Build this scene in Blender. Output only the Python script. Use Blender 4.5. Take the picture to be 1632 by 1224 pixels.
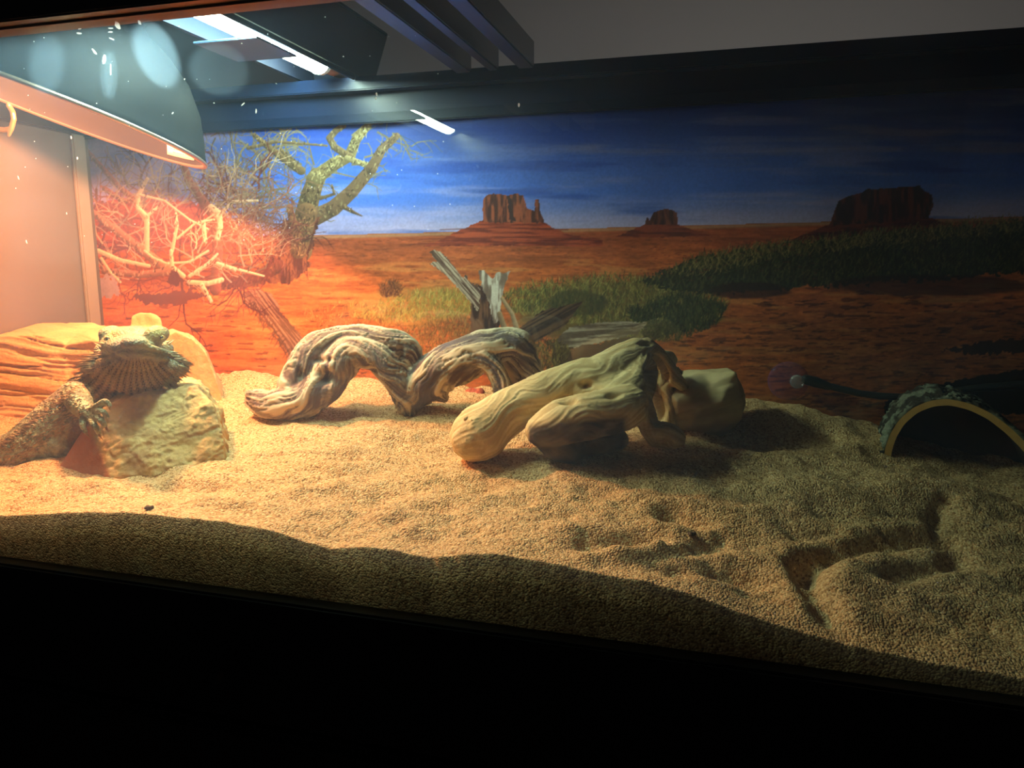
import bpy, bmesh, math, random
import numpy as np
from mathutils import Vector, Matrix

random.seed(7)
rng = np.random.default_rng(7)
for o in list(bpy.data.objects):
    bpy.data.objects.remove(o)
scene = bpy.context.scene
COL = scene.collection

# ------------------------------------------------------------------ camera
F = 1180.0                                   # focal length in pixels of a 1632 wide frame
YAW, PITCH = math.radians(15.8), math.radians(-9.3)
CAM = np.array([0.0, -0.3575, 0.0])
FWD = np.array([-math.sin(YAW) * math.cos(PITCH), math.cos(YAW) * math.cos(PITCH), math.sin(PITCH)])
RIGHT = np.array([math.cos(YAW), math.sin(YAW), 0.0])
UP = np.cross(RIGHT, FWD)
cd = bpy.data.cameras.new('camera')
cd.sensor_width = 36.0
cd.lens = 36.0 * F / 1632.0
cd.clip_start = 0.01
cam = bpy.data.objects.new('camera', cd)
cam.location = CAM
cam.rotation_euler = (math.pi / 2 + PITCH, 0, YAW)
COL.objects.link(cam)
scene.camera = cam

# ------------------------------------------------------------------ world, added wall light, exposure
w = bpy.data.worlds.new('room')
scene.world = w
w.use_nodes = True
w.node_tree.nodes['Background'].inputs[0].default_value = (0.9, 0.88, 1.0, 1)
w.node_tree.nodes['Background'].inputs[1].default_value = 0.010
ld = bpy.data.lights.new('wall_fill', 'AREA')      # unseen area light added behind the terrarium to brighten the wall
ld.energy = 3.4
ld.size = 0.6
ld.color = (1.0, 0.94, 0.88)
lo = bpy.data.objects.new('wall_fill', ld)
lo.location = (0.1, 0.60, 0.0)
lo.rotation_euler = (math.radians(100), 0, 0)
COL.objects.link(lo)
scene.view_settings.view_transform = 'Standard'
scene.view_settings.look = 'None'
scene.view_settings.exposure = 0.0
scene.view_settings.gamma = 1.0
scene.view_settings.use_curve_mapping = False
scene.cycles.max_bounces = 6
scene.cycles.diffuse_bounces = 4
scene.cycles.glossy_bounces = 4
scene.cycles.transparent_max_bounces = 10
TUBE_STRENGTH = 130.0
HEAT_POWER = 9.3


# ------------------------------------------------------------------ geometry helpers
def ray(x, y):
    return FWD + RIGHT * (x - 816) / F - UP * (y - 612) / F


def atY(x, y, Y):
    d = ray(x, y)
    return CAM + d * (Y - CAM[1]) / d[1]


def atZ(x, y, Z):
    d = ray(x, y)
    return CAM + d * (Z - CAM[2]) / d[2]


def pxm(p):                                   # pixels per metre at a point
    return F / float((np.asarray(p) - CAM) @ FWD)


def srgb(r, g, b):
    c = np.array([r, g, b], float) / 255.0
    return tuple(np.where(c <= 0.04045, c / 12.92, ((c + 0.055) / 1.055) ** 2.4))


def _hash(ix, iy, iz, seed):
    h = (ix.astype(np.int64) * 374761393 + iy.astype(np.int64) * 668265263 + iz.astype(np.int64) * 2147483647 // 7 + seed * 974634777)
    h = (h ^ (h >> 13)) * 1274126177
    h = h & 0x7fffffff
    h = (h ^ (h >> 16)) * 1103515245
    return ((h & 0x7fffffff) % 100003) / 100003.0


def vnoise(p, seed=0):
    p = np.asarray(p, float)
    i = np.floor(p)
    f = p - i
    f = f * f * f * (f * (f * 6 - 15) + 10)
    i = i.astype(np.int64)
    out = 0
    for dx in (0, 1):
        wx = f[:, 0] if dx else 1 - f[:, 0]
        for dy in (0, 1):
            wy = f[:, 1] if dy else 1 - f[:, 1]
            for dz in (0, 1):
                wz = f[:, 2] if dz else 1 - f[:, 2]
                out = out + wx * wy * wz * _hash(i[:, 0] + dx, i[:, 1] + dy, i[:, 2] + dz, seed)
    return out * 2 - 1


def fbm(p, octs=4, seed=0, gain=0.5):
    a, s, t = 1.0, 0.0, 0.0
    p = np.asarray(p, float)
    for k in range(octs):
        s = s + a * vnoise(p * 2 ** k + 17.3 * k, seed + k)
        t += a
        a *= gain
    return s / t


def smooth01(x):
    x = np.clip(x, 0, 1)
    return x * x * (3 - 2 * x)


def link_mesh(name, verts, faces, mat=None, parent=None, smooth=True):
    me = bpy.data.meshes.new(name)
    me.from_pydata([tuple(map(float, v)) for v in verts], [], [tuple(map(int, f)) for f in faces])
    me.update()
    if smooth:
        me.polygons.foreach_set('use_smooth', np.ones(len(me.polygons), bool))
    return link(name, me, mat, parent)


def grid_mesh(name, V, mat=None, parent=None, smooth=True):
    """V: (rows, cols, 3) vertex grid -> mesh object, built from numpy arrays."""
    r, c, _ = V.shape
    idx = np.arange(r * c).reshape(r, c)
    q = np.stack([idx[:-1, :-1], idx[:-1, 1:], idx[1:, 1:], idx[1:, :-1]], -1).reshape(-1, 4)
    me = bpy.data.meshes.new(name)
    me.vertices.add(r * c)
    me.vertices.foreach_set('co', V.reshape(-1).astype(np.float32))
    me.loops.add(q.size)
    me.loops.foreach_set('vertex_index', q.reshape(-1).astype(np.int32))
    me.polygons.add(len(q))
    me.polygons.foreach_set('loop_start', np.arange(0, q.size, 4, dtype=np.int32))
    me.update(calc_edges=True)
    me.validate()
    me.polygons.foreach_set('use_smooth', np.full(len(me.polygons), smooth))
    return link(name, me, mat, parent)


def link(name, me, mat=None, parent=None):
    o = bpy.data.objects.new(name, me)
    COL.objects.link(o)
    if mat is not None:
        me.materials.append(mat)
    if parent is not None:
        o.parent = parent
    return o


def empty(name, loc=(0, 0, 0)):
    o = bpy.data.objects.new(name, None)
    o.empty_display_size = 0.02
    COL.objects.link(o)
    o['_base'] = 1
    del o['_base']
    return o


def tag(o, label=None, cat=None, group=None, kind=None):
    if label:
        o['label'] = label
    if cat:
        o['category'] = cat
    if group:
        o['group'] = group
    if kind:
        o['kind'] = kind
    return o


def box(name, lo, hi, mat, parent=None, bevel=0.002):
    bm = bmesh.new()
    bmesh.ops.create_cube(bm, size=1.0)
    lo, hi = np.array(lo, float), np.array(hi, float)
    for v in bm.verts:
        v.co = Vector((lo + (np.array(v.co) + 0.5) * (hi - lo)).tolist())
    if bevel:
        bmesh.ops.bevel(bm, geom=list(bm.edges), offset=min(bevel, 0.45 * float((hi - lo).min())), segments=2, affect='EDGES')
    me = bpy.data.meshes.new(name)
    bm.to_mesh(me)
    bm.free()
    return link(name, me, mat, parent)


class Shape:
    """collects closed pieces for one body"""

    def __init__(self):
        self.bm = bmesh.new()

    def ball(self, c, r, rot=None, sub=3):
        m = bmesh.ops.create_icosphere(self.bm, subdivisions=sub, radius=1.0)
        r = np.array([r, r, r], float) if np.isscalar(r) else np.array(r, float)
        R = np.eye(3) if rot is None else np.array(rot)
        for v in m['verts']:
            v.co = Vector((np.asarray(c) + R @ (np.array(v.co) * r)).tolist())
        return self

    def chain(self, pts, rad, seg=16):
        pts = [np.asarray(p, float) for p in pts]
        for p, r in zip(pts, rad):
            self.ball(p, r, sub=2)
        for (a, b), (ra, rb) in zip(zip(pts, pts[1:]), zip(rad, rad[1:])):
            self.cone(a, b, ra, rb, seg)
        return self

    def cone(self, a, b, ra, rb, seg=12):
        a, b = np.asarray(a, float), np.asarray(b, float)
        d = b - a
        L = np.linalg.norm(d)
        if L < 1e-7:
            return self
        d = d / L
        h = np.array([0, 0, 1.0]) if abs(d[2]) < 0.9 else np.array([1.0, 0, 0])
        u = np.cross(d, h); u /= np.linalg.norm(u)
        v = np.cross(d, u)
        ring = []
        for c, r in ((a, ra), (b, rb)):
            ring.append([self.bm.verts.new((c + r * (u * math.cos(t) + v * math.sin(t))).tolist())
                         for t in np.linspace(0, 2 * math.pi, seg, endpoint=False)])
        for k in range(seg):
            j = (k + 1) % seg
            self.bm.faces.new((ring[0][j], ring[0][k], ring[1][k], ring[1][j]))
        self.bm.faces.new(ring[0])
        self.bm.faces.new(ring[1][::-1])
        return self

    def hull(self, pts):
        vs = [self.bm.verts.new([float(c) for c in p]) for p in pts]
        bmesh.ops.convex_hull(self.bm, input=vs)
        return self

    def remesh(self, voxel, smooth_iter=4, factor=0.5):
        me = bpy.data.meshes.new('tmp')
        bmesh.ops.recalc_face_normals(self.bm, faces=self.bm.faces)
        self.bm.to_mesh(me)
        self.bm.free()
        o = bpy.data.objects.new('tmp', me)
        COL.objects.link(o)
        m = o.modifiers.new('r', 'REMESH')
        m.mode = 'VOXEL'
        m.voxel_size = voxel
        if smooth_iter:
            s = o.modifiers.new('s', 'SMOOTH')
            s.iterations = smooth_iter
            s.factor = factor
        dg = bpy.context.evaluated_depsgraph_get()
        dg.update()
        out = bpy.data.meshes.new_from_object(o.evaluated_get(dg))
        bpy.data.objects.remove(o)
        bpy.data.meshes.remove(me)
        out.polygons.foreach_set('use_smooth', np.ones(len(out.polygons), bool))
        return out


def get_co(me):
    a = np.empty(len(me.vertices) * 3, np.float32)
    me.vertices.foreach_get('co', a)
    return a.reshape(-1, 3).astype(float)


def get_no(me):
    a = np.empty(len(me.vertices) * 3, np.float32)
    me.vertices.foreach_get('normal', a)
    return a.reshape(-1, 3).astype(float)


def set_co(me, P):
    me.vertices.foreach_set('co', np.ascontiguousarray(P, np.float32).reshape(-1))
    me.update()


def set_col(me, rgb, name='tint'):
    at = me.color_attributes.new(name, 'FLOAT_COLOR', 'POINT')
    a = np.ones((len(me.vertices), 4), np.float32)
    a[:, :3] = rgb
    at.data.foreach_set('color', a.reshape(-1))


def weld_cap(name, mesh, mat, parent=None):
    mesh.name = name
    return link(name, mesh, mat, parent)


# ------------------------------------------------------------------ material helper
def material(name, color=(0.5, 0.5, 0.5), rough=0.6, metal=0.0, attr=None, spec=0.5,
             noise=None, bumps=(), emit=None, emit_strength=0.0, coat=0.0):
    """noise=(scale, colour2, amount); bumps = list of (kind, scale, strength, distance)"""
    m = bpy.data.materials.new(name)
    m.use_nodes = True
    nt = m.node_tree
    b = nt.nodes['Principled BSDF']
    b.inputs['Base Color'].default_value = (*color, 1)
    b.inputs['Roughness'].default_value = rough
    b.inputs['Metallic'].default_value = metal
    b.inputs['Specular IOR Level'].default_value = spec
    b.inputs['Coat Weight'].default_value = coat
    tc = nt.nodes.new('ShaderNodeTexCoord')
    out = None
    if attr:
        a = nt.nodes.new('ShaderNodeVertexColor')
        a.layer_name = attr
        out = a.outputs['Color']
    if noise:
        n = nt.nodes.new('ShaderNodeTexNoise')
        n.inputs['Scale'].default_value = noise[0]
        n.inputs['Detail'].default_value = 5
        nt.links.new(tc.outputs['Object'], n.inputs['Vector'])
        mx = nt.nodes.new('ShaderNodeMix')
        mx.data_type = 'RGBA'
        rp = nt.nodes.new('ShaderNodeMapRange')
        rp.inputs['From Min'].default_value = 0.35
        rp.inputs['From Max'].default_value = 0.68
        rp.inputs['To Max'].default_value = noise[2]
        nt.links.new(n.outputs['Fac'], rp.inputs['Value'])
        nt.links.new(rp.outputs['Result'], mx.inputs['Factor'])
        if out is not None:
            nt.links.new(out, mx.inputs['A'])
        else:
            mx.inputs['A'].default_value = (*color, 1)
        mx.inputs['B'].default_value = (*noise[1], 1)
        out = mx.outputs['Result']
    if out is not None:
        nt.links.new(out, b.inputs['Base Color'])
    prev = None
    for kind, sc, st, dist in bumps:
        if kind == 'noise':
            t = nt.nodes.new('ShaderNodeTexNoise')
            t.inputs['Detail'].default_value = 6
            o = t.outputs['Fac']
        else:
            t = nt.nodes.new('ShaderNodeTexVoronoi')
            o = t.outputs['Distance']
        t.inputs['Scale'].default_value = sc
        nt.links.new(tc.outputs['Object'], t.inputs['Vector'])
        bp = nt.nodes.new('ShaderNodeBump')
        bp.inputs['Strength'].default_value = abs(st)
        bp.inputs['Distance'].default_value = dist
        bp.invert = st < 0
        nt.links.new(o, bp.inputs['Height'])
        if prev is not None:
            nt.links.new(prev, bp.inputs['Normal'])
        prev = bp.outputs['Normal']
    if prev is not None:
        nt.links.new(prev, b.inputs['Normal'])
    if emit is not None:
        b.inputs['Emission Color'].default_value = (*emit, 1)
        b.inputs['Emission Strength'].default_value = emit_strength
    return m


def glass_material(name, gloss, haze, haze_scale, smear=None):
    m = bpy.data.materials.new(name)
    m.use_nodes = True
    nt = m.node_tree
    nt.nodes.remove(nt.nodes['Principled BSDF'])
    out = nt.nodes['Material Output']
    tr = nt.nodes.new('ShaderNodeBsdfTransparent')
    tr.inputs[0].default_value = (0.985, 0.995, 0.99, 1)
    gl = nt.nodes.new('ShaderNodeBsdfGlossy')
    gl.inputs['Roughness'].default_value = 0.01
    df = nt.nodes.new('ShaderNodeBsdfTranslucent')
    df.inputs[0].default_value = (0.46, 0.66, 1.0, 1)
    lw = nt.nodes.new('ShaderNodeLayerWeight')
    lw.inputs['Blend'].default_value = 0.5
    pw = nt.nodes.new('ShaderNodeMath')
    pw.operation = 'POWER'
    pw.inputs[1].default_value = 5.0
    nt.links.new(lw.outputs['Facing'], pw.inputs[0])
    fr = nt.nodes.new('ShaderNodeMath')
    fr.operation = 'MULTIPLY_ADD'
    fr.inputs[1].default_value = 0.85
    fr.inputs[2].default_value = gloss
    nt.links.new(pw.outputs[0], fr.inputs[0])
    m1 = nt.nodes.new('ShaderNodeMixShader')
    nt.links.new(fr.outputs[0], m1.inputs[0])
    nt.links.new(tr.outputs[0], m1.inputs[1])
    nt.links.new(gl.outputs[0], m1.inputs[2])
    m2 = nt.nodes.new('ShaderNodeMixShader')
    tc = nt.nodes.new('ShaderNodeTexCoord')
    nz = nt.nodes.new('ShaderNodeTexNoise')
    nz.inputs['Scale'].default_value = haze_scale
    nz.inputs['Detail'].default_value = 6
    mp = nt.nodes.new('ShaderNodeMapping')
    mp.inputs['Scale'].default_value = (1.0, 1.0, 2.2)
    nt.links.new(tc.outputs['Object'], mp.inputs['Vector'])
    nt.links.new(mp.outputs[0], nz.inputs['Vector'])
    mr = nt.nodes.new('ShaderNodeMapRange')
    mr.inputs['From Min'].default_value = 0.3
    mr.inputs['From Max'].default_value = 0.75
    mr.inputs['To Min'].default_value = haze * 0.35
    mr.inputs['To Max'].default_value = haze
    nt.links.new(nz.outputs['Fac'], mr.inputs['Value'])
    fac = mr.outputs['Result']
    if smear:
        for (cx, cz, rx, rz, ang, amt) in smear:
            mpp = nt.nodes.new('ShaderNodeMapping')
            mpp.vector_type = 'TEXTURE'
            mpp.inputs['Location'].default_value = (cx, 0, cz)
            mpp.inputs['Rotation'].default_value = (0, ang, 0)
            mpp.inputs['Scale'].default_value = (rx, 1.0, rz)
            nt.links.new(tc.outputs['Object'], mpp.inputs['Vector'])
            sp = nt.nodes.new('ShaderNodeSeparateXYZ')
            nt.links.new(mpp.outputs[0], sp.inputs[0])
            cb = nt.nodes.new('ShaderNodeCombineXYZ')
            nt.links.new(sp.outputs['X'], cb.inputs['X'])
            nt.links.new(sp.outputs['Z'], cb.inputs['Z'])
            ln = nt.nodes.new('ShaderNodeVectorMath')
            ln.operation = 'LENGTH'
            nt.links.new(cb.outputs[0], ln.inputs[0])
            r2 = nt.nodes.new('ShaderNodeMapRange')
            r2.inputs['From Min'].default_value = 0.82
            r2.inputs['From Max'].default_value = 1.0
            r2.inputs['To Min'].default_value = amt
            r2.inputs['To Max'].default_value = 0.0
            nt.links.new(ln.outputs['Value'], r2.inputs['Value'])
            ad = nt.nodes.new('ShaderNodeMath')
            ad.operation = 'ADD'
            nt.links.new(fac, ad.inputs[0])
            nt.links.new(r2.outputs['Result'], ad.inputs[1])
            fac = ad.outputs[0]
    nt.links.new(fac, m2.inputs[0])
    nt.links.new(m1.outputs[0], m2.inputs[1])
    nt.links.new(df.outputs[0], m2.inputs[2])
    nt.links.new(m2.outputs[0], out.inputs['Surface'])
    return m


# ------------------------------------------------------------------ main measures (metres)
XL, XR = -0.668, 0.30            # inside of the side walls
YB = 0.312                       # back pane
ZB, ZT = -0.194, 0.134           # lower and upper edge of the front pane
ZTOP = 0.170                     # top of the upper frame
S = 0.65

BLACK = material('black_laminate', (0.010, 0.010, 0.011), 0.32, spec=0.5, bumps=[('noise', 180, 0.08, 0.001)])
BLACK_METAL = material('black_metal', (0.007, 0.018, 0.060), 0.40, spec=0.25)
BRACE = material('brace_metal', (0.03, 0.045, 0.095), 0.3, spec=0.6)
DARK = material('dark_floor', (0.01, 0.008, 0.008), 0.7, noise=(9, (0.004, 0.003, 0.003), 1.0))
WALLM = material('grey_wall_paint', (0.42, 0.40, 0.385), 0.9, noise=(5, (0.40, 0.385, 0.37), 0.6), bumps=[('noise', 260, 0.15, 0.002)])

# ------------------------------------------------------------------ the room
o = box('floor', (-2.2, -1.6, -0.92), (1.8, 1.75, -0.90), DARK, bevel=0)
tag(o, kind='structure')
o = box('wall_back', (-2.2, 1.70, -0.90), (1.8, 1.75, 2.1), WALLM, bevel=0)
tag(o, kind='structure')

# ------------------------------------------------------------------ stand
stand = empty('terrarium_stand')
tag(stand, 'black wooden cabinet stand carrying the terrarium', 'cabinet')
zs = -0.275                                       # top of the stand board
box('top_board', (XL - 0.03, -0.014, zs - 0.028), (XR + 0.05, YB + 0.03, zs), BLACK, stand, 0.004)
box('front_panel', (XL - 0.02, 0.0, -0.37), (XR + 0.04, 0.018, zs - 0.028), BLACK, stand)
for k in range(3):
    x0 = XL - 0.015 + k * 0.325
    d = box('door', (x0, 0.012, -0.88), (x0 + 0.318, 0.028, -0.374), BLACK, stand)
box('side_panel', (XL - 0.025, 0.03, -0.899), (XL - 0.005, YB + 0.02, zs - 0.029), BLACK, stand)
box('side_panel', (XR + 0.02, 0.03, -0.899), (XR + 0.04, YB + 0.02, zs - 0.029), BLACK, stand)
box('plinth', (XL - 0.004, 0.05, -0.899), (XR + 0.019, YB, -0.882), BLACK, stand)

# ------------------------------------------------------------------ terrarium
tank = empty('terrarium')
tag(tank, 'long black-framed glass terrarium with open top', 'terrarium')
SIDE = material('side_panel_grey', srgb(118, 111, 106), 0.55, noise=(3, srgb(106, 100, 95), 0.5), bumps=[('noise', 60, 0.1, 0.001)])
TRIM = material('corner_trim', srgb(150, 140, 128), 0.4)
g1 = atY(245, 85, 0)
g2 = atY(170, 118, 0)
g3 = atY(70, 100, 0)
g4 = atY(345, 110, 0)
GLASS_F = glass_material('smeared_glass', 0.02, 0.047, 9.0, smear=[
    (g1[0], g1[2], 0.013, 0.021, -0.55, 0.12), (g2[0], g2[2], 0.005, 0.014, 0.1, 0.06),
    (g3[0], g3[2], 0.013, 0.018, 0.3, 0.03), (g4[0], g4[2], 0.02, 0.014, 0.2, 0.04)])
GLASS_B = glass_material('back_glass', 0.045, 0.0, 6.0)
box('bottom_front_rail', (XL - 0.02, -0.008, zs + 0.001), (XR + 0.04, 0.004, ZB), BLACK, tank, 0.0015)
box('bottom_board', (XL - 0.02, 0.004, zs + 0.001), (XR + 0.04, YB + 0.02, zs + 0.02), BLACK, tank)
box('bottom_back_rail', (XL - 0.02, YB + 0.012, zs + 0.02), (XR + 0.04, YB + 0.022, -0.125), BLACK, tank)
LIP = material('warm_lip', srgb(50, 33, 25), 0.4)
tr = box('top_front_rail', (XL - 0.02, -0.008, ZT), (XR + 0.04, 0.012, ZTOP), BLACK, tank, 0.001)
box('inner_lip', (XL - 0.01, 0.0005, ZT - 0.0012), (XR + 0.03, 0.0115, ZT - 0.0002), LIP, tr, 0)
box('top_back_rail', (XL - 0.02, YB + 0.0005, ZT - 0.003), (XR + 0.04, YB + 0.0042, ZTOP), BLACK_METAL, tank, 0.001)
box('upper_back_ledge', (XL - 0.02, YB - 0.014, 0.158), (XR + 0.04, YB, ZTOP), BLACK_METAL, tank, 0.001)
sp_ = box('side_panel', (XL - 0.012, 0.004, zs + 0.02), (XL, YB + 0.01, ZT), SIDE, tank, 0.001)
box('top_side_rail', (XL - 0.02, 0.012, ZT), (XL + 0.006, YB + 0.002, ZTOP), BLACK, tank, 0.001)
box('corner_trim', (XL, YB - 0.018, zs + 0.02), (XL + 0.005, YB - 0.001, ZT), TRIM, tank, 0.0015)
box('side_panel', (XR, 0.004, zs + 0.02), (XR + 0.012, YB + 0.01, ZT), BLACK, tank, 0.001)
box('top_side_rail', (XR - 0.006, 0.012, ZT), (XR + 0.02, YB + 0.002, ZTOP), BLACK, tank, 0.001)
fg = box('front_glass', (XL, 0.0, ZB), (XR, 0.003, ZT), GLASS_F, tank, 0)
box('back_glass', (XL, YB - 0.0008, zs + 0.02), (XR, YB + 0.0002, ZT + 0.006), GLASS_B, tank, 0)

# three brace rails across the open top
def rail_x(px, z=ZTOP - 0.012):
    return atZ(px, 1, z)
zr = 0.166
ra = [(564, 601), (642, 666), (712, 748)]
for a, b in ra:
    xa, xb = None, None
    # an edge parallel to the depth axis through the given column at the image top
    pa, pb = atZ(a, 2, zr), atZ(b, 2, zr)
    box('brace_rail', (pa[0], 0.013, zr), (pb[0], YB - 0.015, zr + 0.022), BRACE, tank, 0.001)

# dried spots on the front pane
FLECK = material('dried_water_spot', (0.85, 0.87, 0.9), 0.6)
_nt = FLECK.node_tree
_tl = _nt.nodes.new('ShaderNodeBsdfTranslucent')
_tl.inputs[0].default_value = (0.95, 0.96, 1.0, 1)
_nt.links.new(_tl.outputs[0], _nt.nodes['Material Output'].inputs['Surface'])
fl = [(187, 40, 7, 4, .8), (222, 36, 4, 2.4, .8), (150, 82, 6, 2, .9), (176, 45, 5, 1.2, .1), (176, 51, 5, 1.2, .1), (178, 62, 5, 1.2, .4),
      (127, 46, 3, 1, 0), (126, 53, 5, 1.6, .2), (166, 95, 3, 7, .3), (176, 112, 1.4, 9, 0.1), (408, 177, 1.3, 3.5, .1), (387, 166, 3.4, 1.2, -.6),
      (275, 180, 2.4, 1, -.7), (341, 164, 1.4, 1, 0), (113, 219, 1, 2.6, 0), (123, 252, 1.2, 2.2, 0), (600, 150, 1.4, 3, 0), (599, 157, 1.2, 2, 0),
      (827, 167, 1.6, 3.2, .1), (29, 283, .8, 3, -.3), (42, 385, 1, 3, -.3), (25, 300, .8, .8, 0), (385, 69, 1.4, 1, 0), (294, 126, 1.4, 1.2, 0),
      (518, 27, 1.2, 1, 0), (547, 90, 1.2, 1, 0), (440, 133, 1.5, .8, .4), (70, 60, 1, .8, 0), (54, 66, 1, .8, 0), (106, 340, .8, 1.6, 0)]
V, Q = [], []
for k in range(55):
    fl.append((rng.uniform(30, 720), rng.uniform(40, 400) ** 1.0, rng.uniform(.4, .9), rng.uniform(.4, .9), 0))
for (x, y, a, b, t) in fl:
    c = atY(x, y, -0.0002)
    k = 1.0 / pxm(c)
    n0 = len(V)
    n = 9
    for j in range(n):
        th = 2 * math.pi * j / n
        jit = 1 + 0.25 * rng.uniform(-1, 1)
        dx, dz = a * k * math.cos(th) * jit, b * k * math.sin(th) * jit
        V.append((c[0] + dx * math.cos(t) + dz * math.sin(t), -0.0002, c[2] - dx * math.sin(t) + dz * math.cos(t)))
    for j in range(n):
        V.append((V[n0 + j][0], 0.0, V[n0 + j][2]))
    Q.append([n0 + j for j in range(n)])
    for j in range(n):
        Q.append([n0 + j, n0 + (j + 1) % n, n0 + n + (j + 1) % n, n0 + n + j])
o = link_mesh('water_spots', V, Q, FLECK, fg, False)
tag(o, kind='stuff')


# ------------------------------------------------------------------ sand
def front_profile(x):
    xs = np.array([-1.1, -.8, -.695, -.6, -.531, -.43, -.381, -.345, -.325, -.305, -.288, -.26, -.23, -.2, -.164, -.12, -.087, -.05, -.019, .033, .099, .15, .212, .5]) * S
    zz = np.array([-.256, -.258, -.255, -.243, -.237, -.236, -.239, -.247, -.2505, -.247, -.244, -.2455, -.248, -.242, -.238, -.241, -.245, -.247, -.252, -.266, -.279, -.284, -.287, -.291]) * S
    return np.interp(x, xs, zz)


def sand_base(x, y):
    b = np.interp(x, np.array([-1.1, -.78, -.7, .0, .09, .2, .3, .5]) * S, np.array([-.172, -.18, -.177, -.182, -.18, -.203, -.222, -.23]) * S)
    t = np.clip(y / YB, 0, 1)
    return front_profile(x) * (1 - t) + b * t


def on_plane(px, py):
    """point of the smooth sand surface seen at a pixel of the photograph"""
    d = ray(px, py)
    ts = np.linspace(.3, 1.1, 3000)
    P = CAM + np.outer(ts, d)
    i = int(np.argmax(P[:, 2] - sand_base(P[:, 0], P[:, 1]) < 0))
    return P[i]


def stroke_field(X, Y, pts, width, depth):
    """gaussian groove or ridge along a polyline given on the photograph"""
    P = [on_plane(*p)[:2] for p in pts]
    best = np.full(X.shape, 1e9)
    for a, b in zip(P, P[1:]):
        ab = b - a
        L2 = max(ab @ ab, 1e-12)
        t = np.clip(((X - a[0]) * ab[0] + (Y - a[1]) * ab[1]) / L2, 0, 1)
        best = np.minimum(best, (X - a[0] - t * ab[0]) ** 2 + (Y - a[1] - t * ab[1]) ** 2)
    return depth * np.exp(-best / (width * width))


nx, ny = 700, 230
gx = np.linspace(XL + 0.0005, XR - 0.0005, nx)
gy = np.concatenate([np.linspace(0.0032, YB - 0.0012, ny)])
X, Y = np.meshgrid(gx, gy)
Z = sand_base(X, Y)
edge = smooth01(Y / 0.03)
pp = np.stack([X.ravel(), Y.ravel(), np.zeros(X.size)], 1)
n1 = fbm(pp * [14, 26, 1], 3, 3).reshape(X.shape)
n2 = fbm(pp * [42, 70, 1], 3, 8).reshape(X.shape)
n3 = fbm(pp * [160, 190, 1], 2, 12).reshape(X.shape)
Z = Z + edge * (0.0055 * n1 + 0.0048 * n2) + 0.0007 * n3
GROOVES = [
    ([(1500, 846), (1440, 850), (1380, 862), (1320, 880), (1284, 892)], .0095, -.0082),
    ([(1284, 892), (1290, 930), (1305, 960), (1330, 1010)], .0095, -.0074),
    ([(1400, 880), (1350, 905), (1340, 950), (1360, 1000)], .014, .0040),
    ([(1490, 830), (1400, 838), (1330, 856), (1260, 880)], .006, .0035),
    ([(1250, 900), (1262, 940), (1285, 985)], .007, .003),
    ([(940, 868), (1000, 862), (1035, 850)], .009, -.0065),
    ([(930, 888), (1000, 886), (1050, 868)], .006, .003),
    ([(1070, 812), (1105, 825)], .008, -.006),
    ([(1080, 872), (1150, 856)], .005, -.0045),
    ([(1150, 905), (1195, 918)], .009, -.007),
    ([(1130, 930), (1220, 935)], .006, .003),
    ([(1270, 845), (1330, 840)], .006, -.004),
    ([(1420, 920), (1490, 900), (1530, 880)], .006, -.0055),
    ([(1490, 830), (1500, 800), (1512, 795)], .005, -.005),
    ([(1520, 850), (1545, 860)], .005, -.004),
    ([(1540, 985), (1575, 990)], .006, -.003),
    ([(870, 825), (900, 822)], .006, -.004),
    ([(1040, 905), (1080, 910)], .006, -.004),
    ([(600, 795), (680, 775), (760, 780)], .009, -.004),
    ([(560, 730), (640, 712), (720, 716)], .012, -.004),
    ([(470, 700), (560, 690), (660, 690)], .012, .004),
    ([(400, 790), (480, 800)], .01, -.003),
    ([(1190, 690), (1260, 700), (1310, 690)], .014, -.008),
    ([(1215, 665), (1290, 662), (1340, 675)], .012, .005),
    ([(380, 604), (420, 612)], .016, .006),
    ([(1420, 730), (1500, 738), (1580, 755)], .016, -.004),
]
for pts, wd, dp in GROOVES:
    Z = Z + edge * stroke_field(X, Y, pts, wd, dp)
# a wall of sand down to the base on all sides
rows = [np.stack([X, Y, Z], -1)]
top = rows[0]
zb = zs + 0.0205
Vg = np.concatenate([top[:1] * [1, 1, 0] + [0, 0, zb], top, top[-1:] * [1, 1, 0] + [0, 0, zb]], 0)
# subdivide the front face so grains can be seen through the pane
SANDM = bpy.data.materials.new('coarse_sand')
SANDM.use_nodes = True
nt = SANDM.node_tree
bs = nt.nodes['Principled BSDF']
bs.inputs['Roughness'].default_value = 0.85
bs.inputs['Specular IOR Level'].default_value = 0.25
tc = nt.nodes.new('ShaderNodeTexCoord')
vo = nt.nodes.new('ShaderNodeTexVoronoi')
vo.inputs['Scale'].default_value = 820
nt.links.new(tc.outputs['Object'], vo.inputs['Vector'])
cr = nt.nodes.new('ShaderNodeValToRGB')
e = cr.color_ramp.elements
e[0].position, e[0].color = 0.0, (*srgb(150, 112, 72), 1)
e[1].position, e[1].color = 1.0, (*srgb(238, 205, 150), 1)
x_ = e.new(0.3); x_.color = (*srgb(205, 165, 112), 1)
x_ = e.new(0.75); x_.color = (*srgb(218, 182, 130), 1)
sx = nt.nodes.new('ShaderNodeSeparateColor')
nt.links.new(vo.outputs['Color'], sx.inputs[0])
nt.links.new(sx.outputs[0], cr.inputs['Fac'])
nz = nt.nodes.new('ShaderNodeTexNoise')
nz.inputs['Scale'].default_value = 22
nz.inputs['Detail'].default_value = 4
nt.links.new(tc.outputs['Object'], nz.inputs['Vector'])
mx = nt.nodes.new('ShaderNodeMix'); mx.data_type = 'RGBA'; mx.blend_type = 'MULTIPLY'
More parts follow.
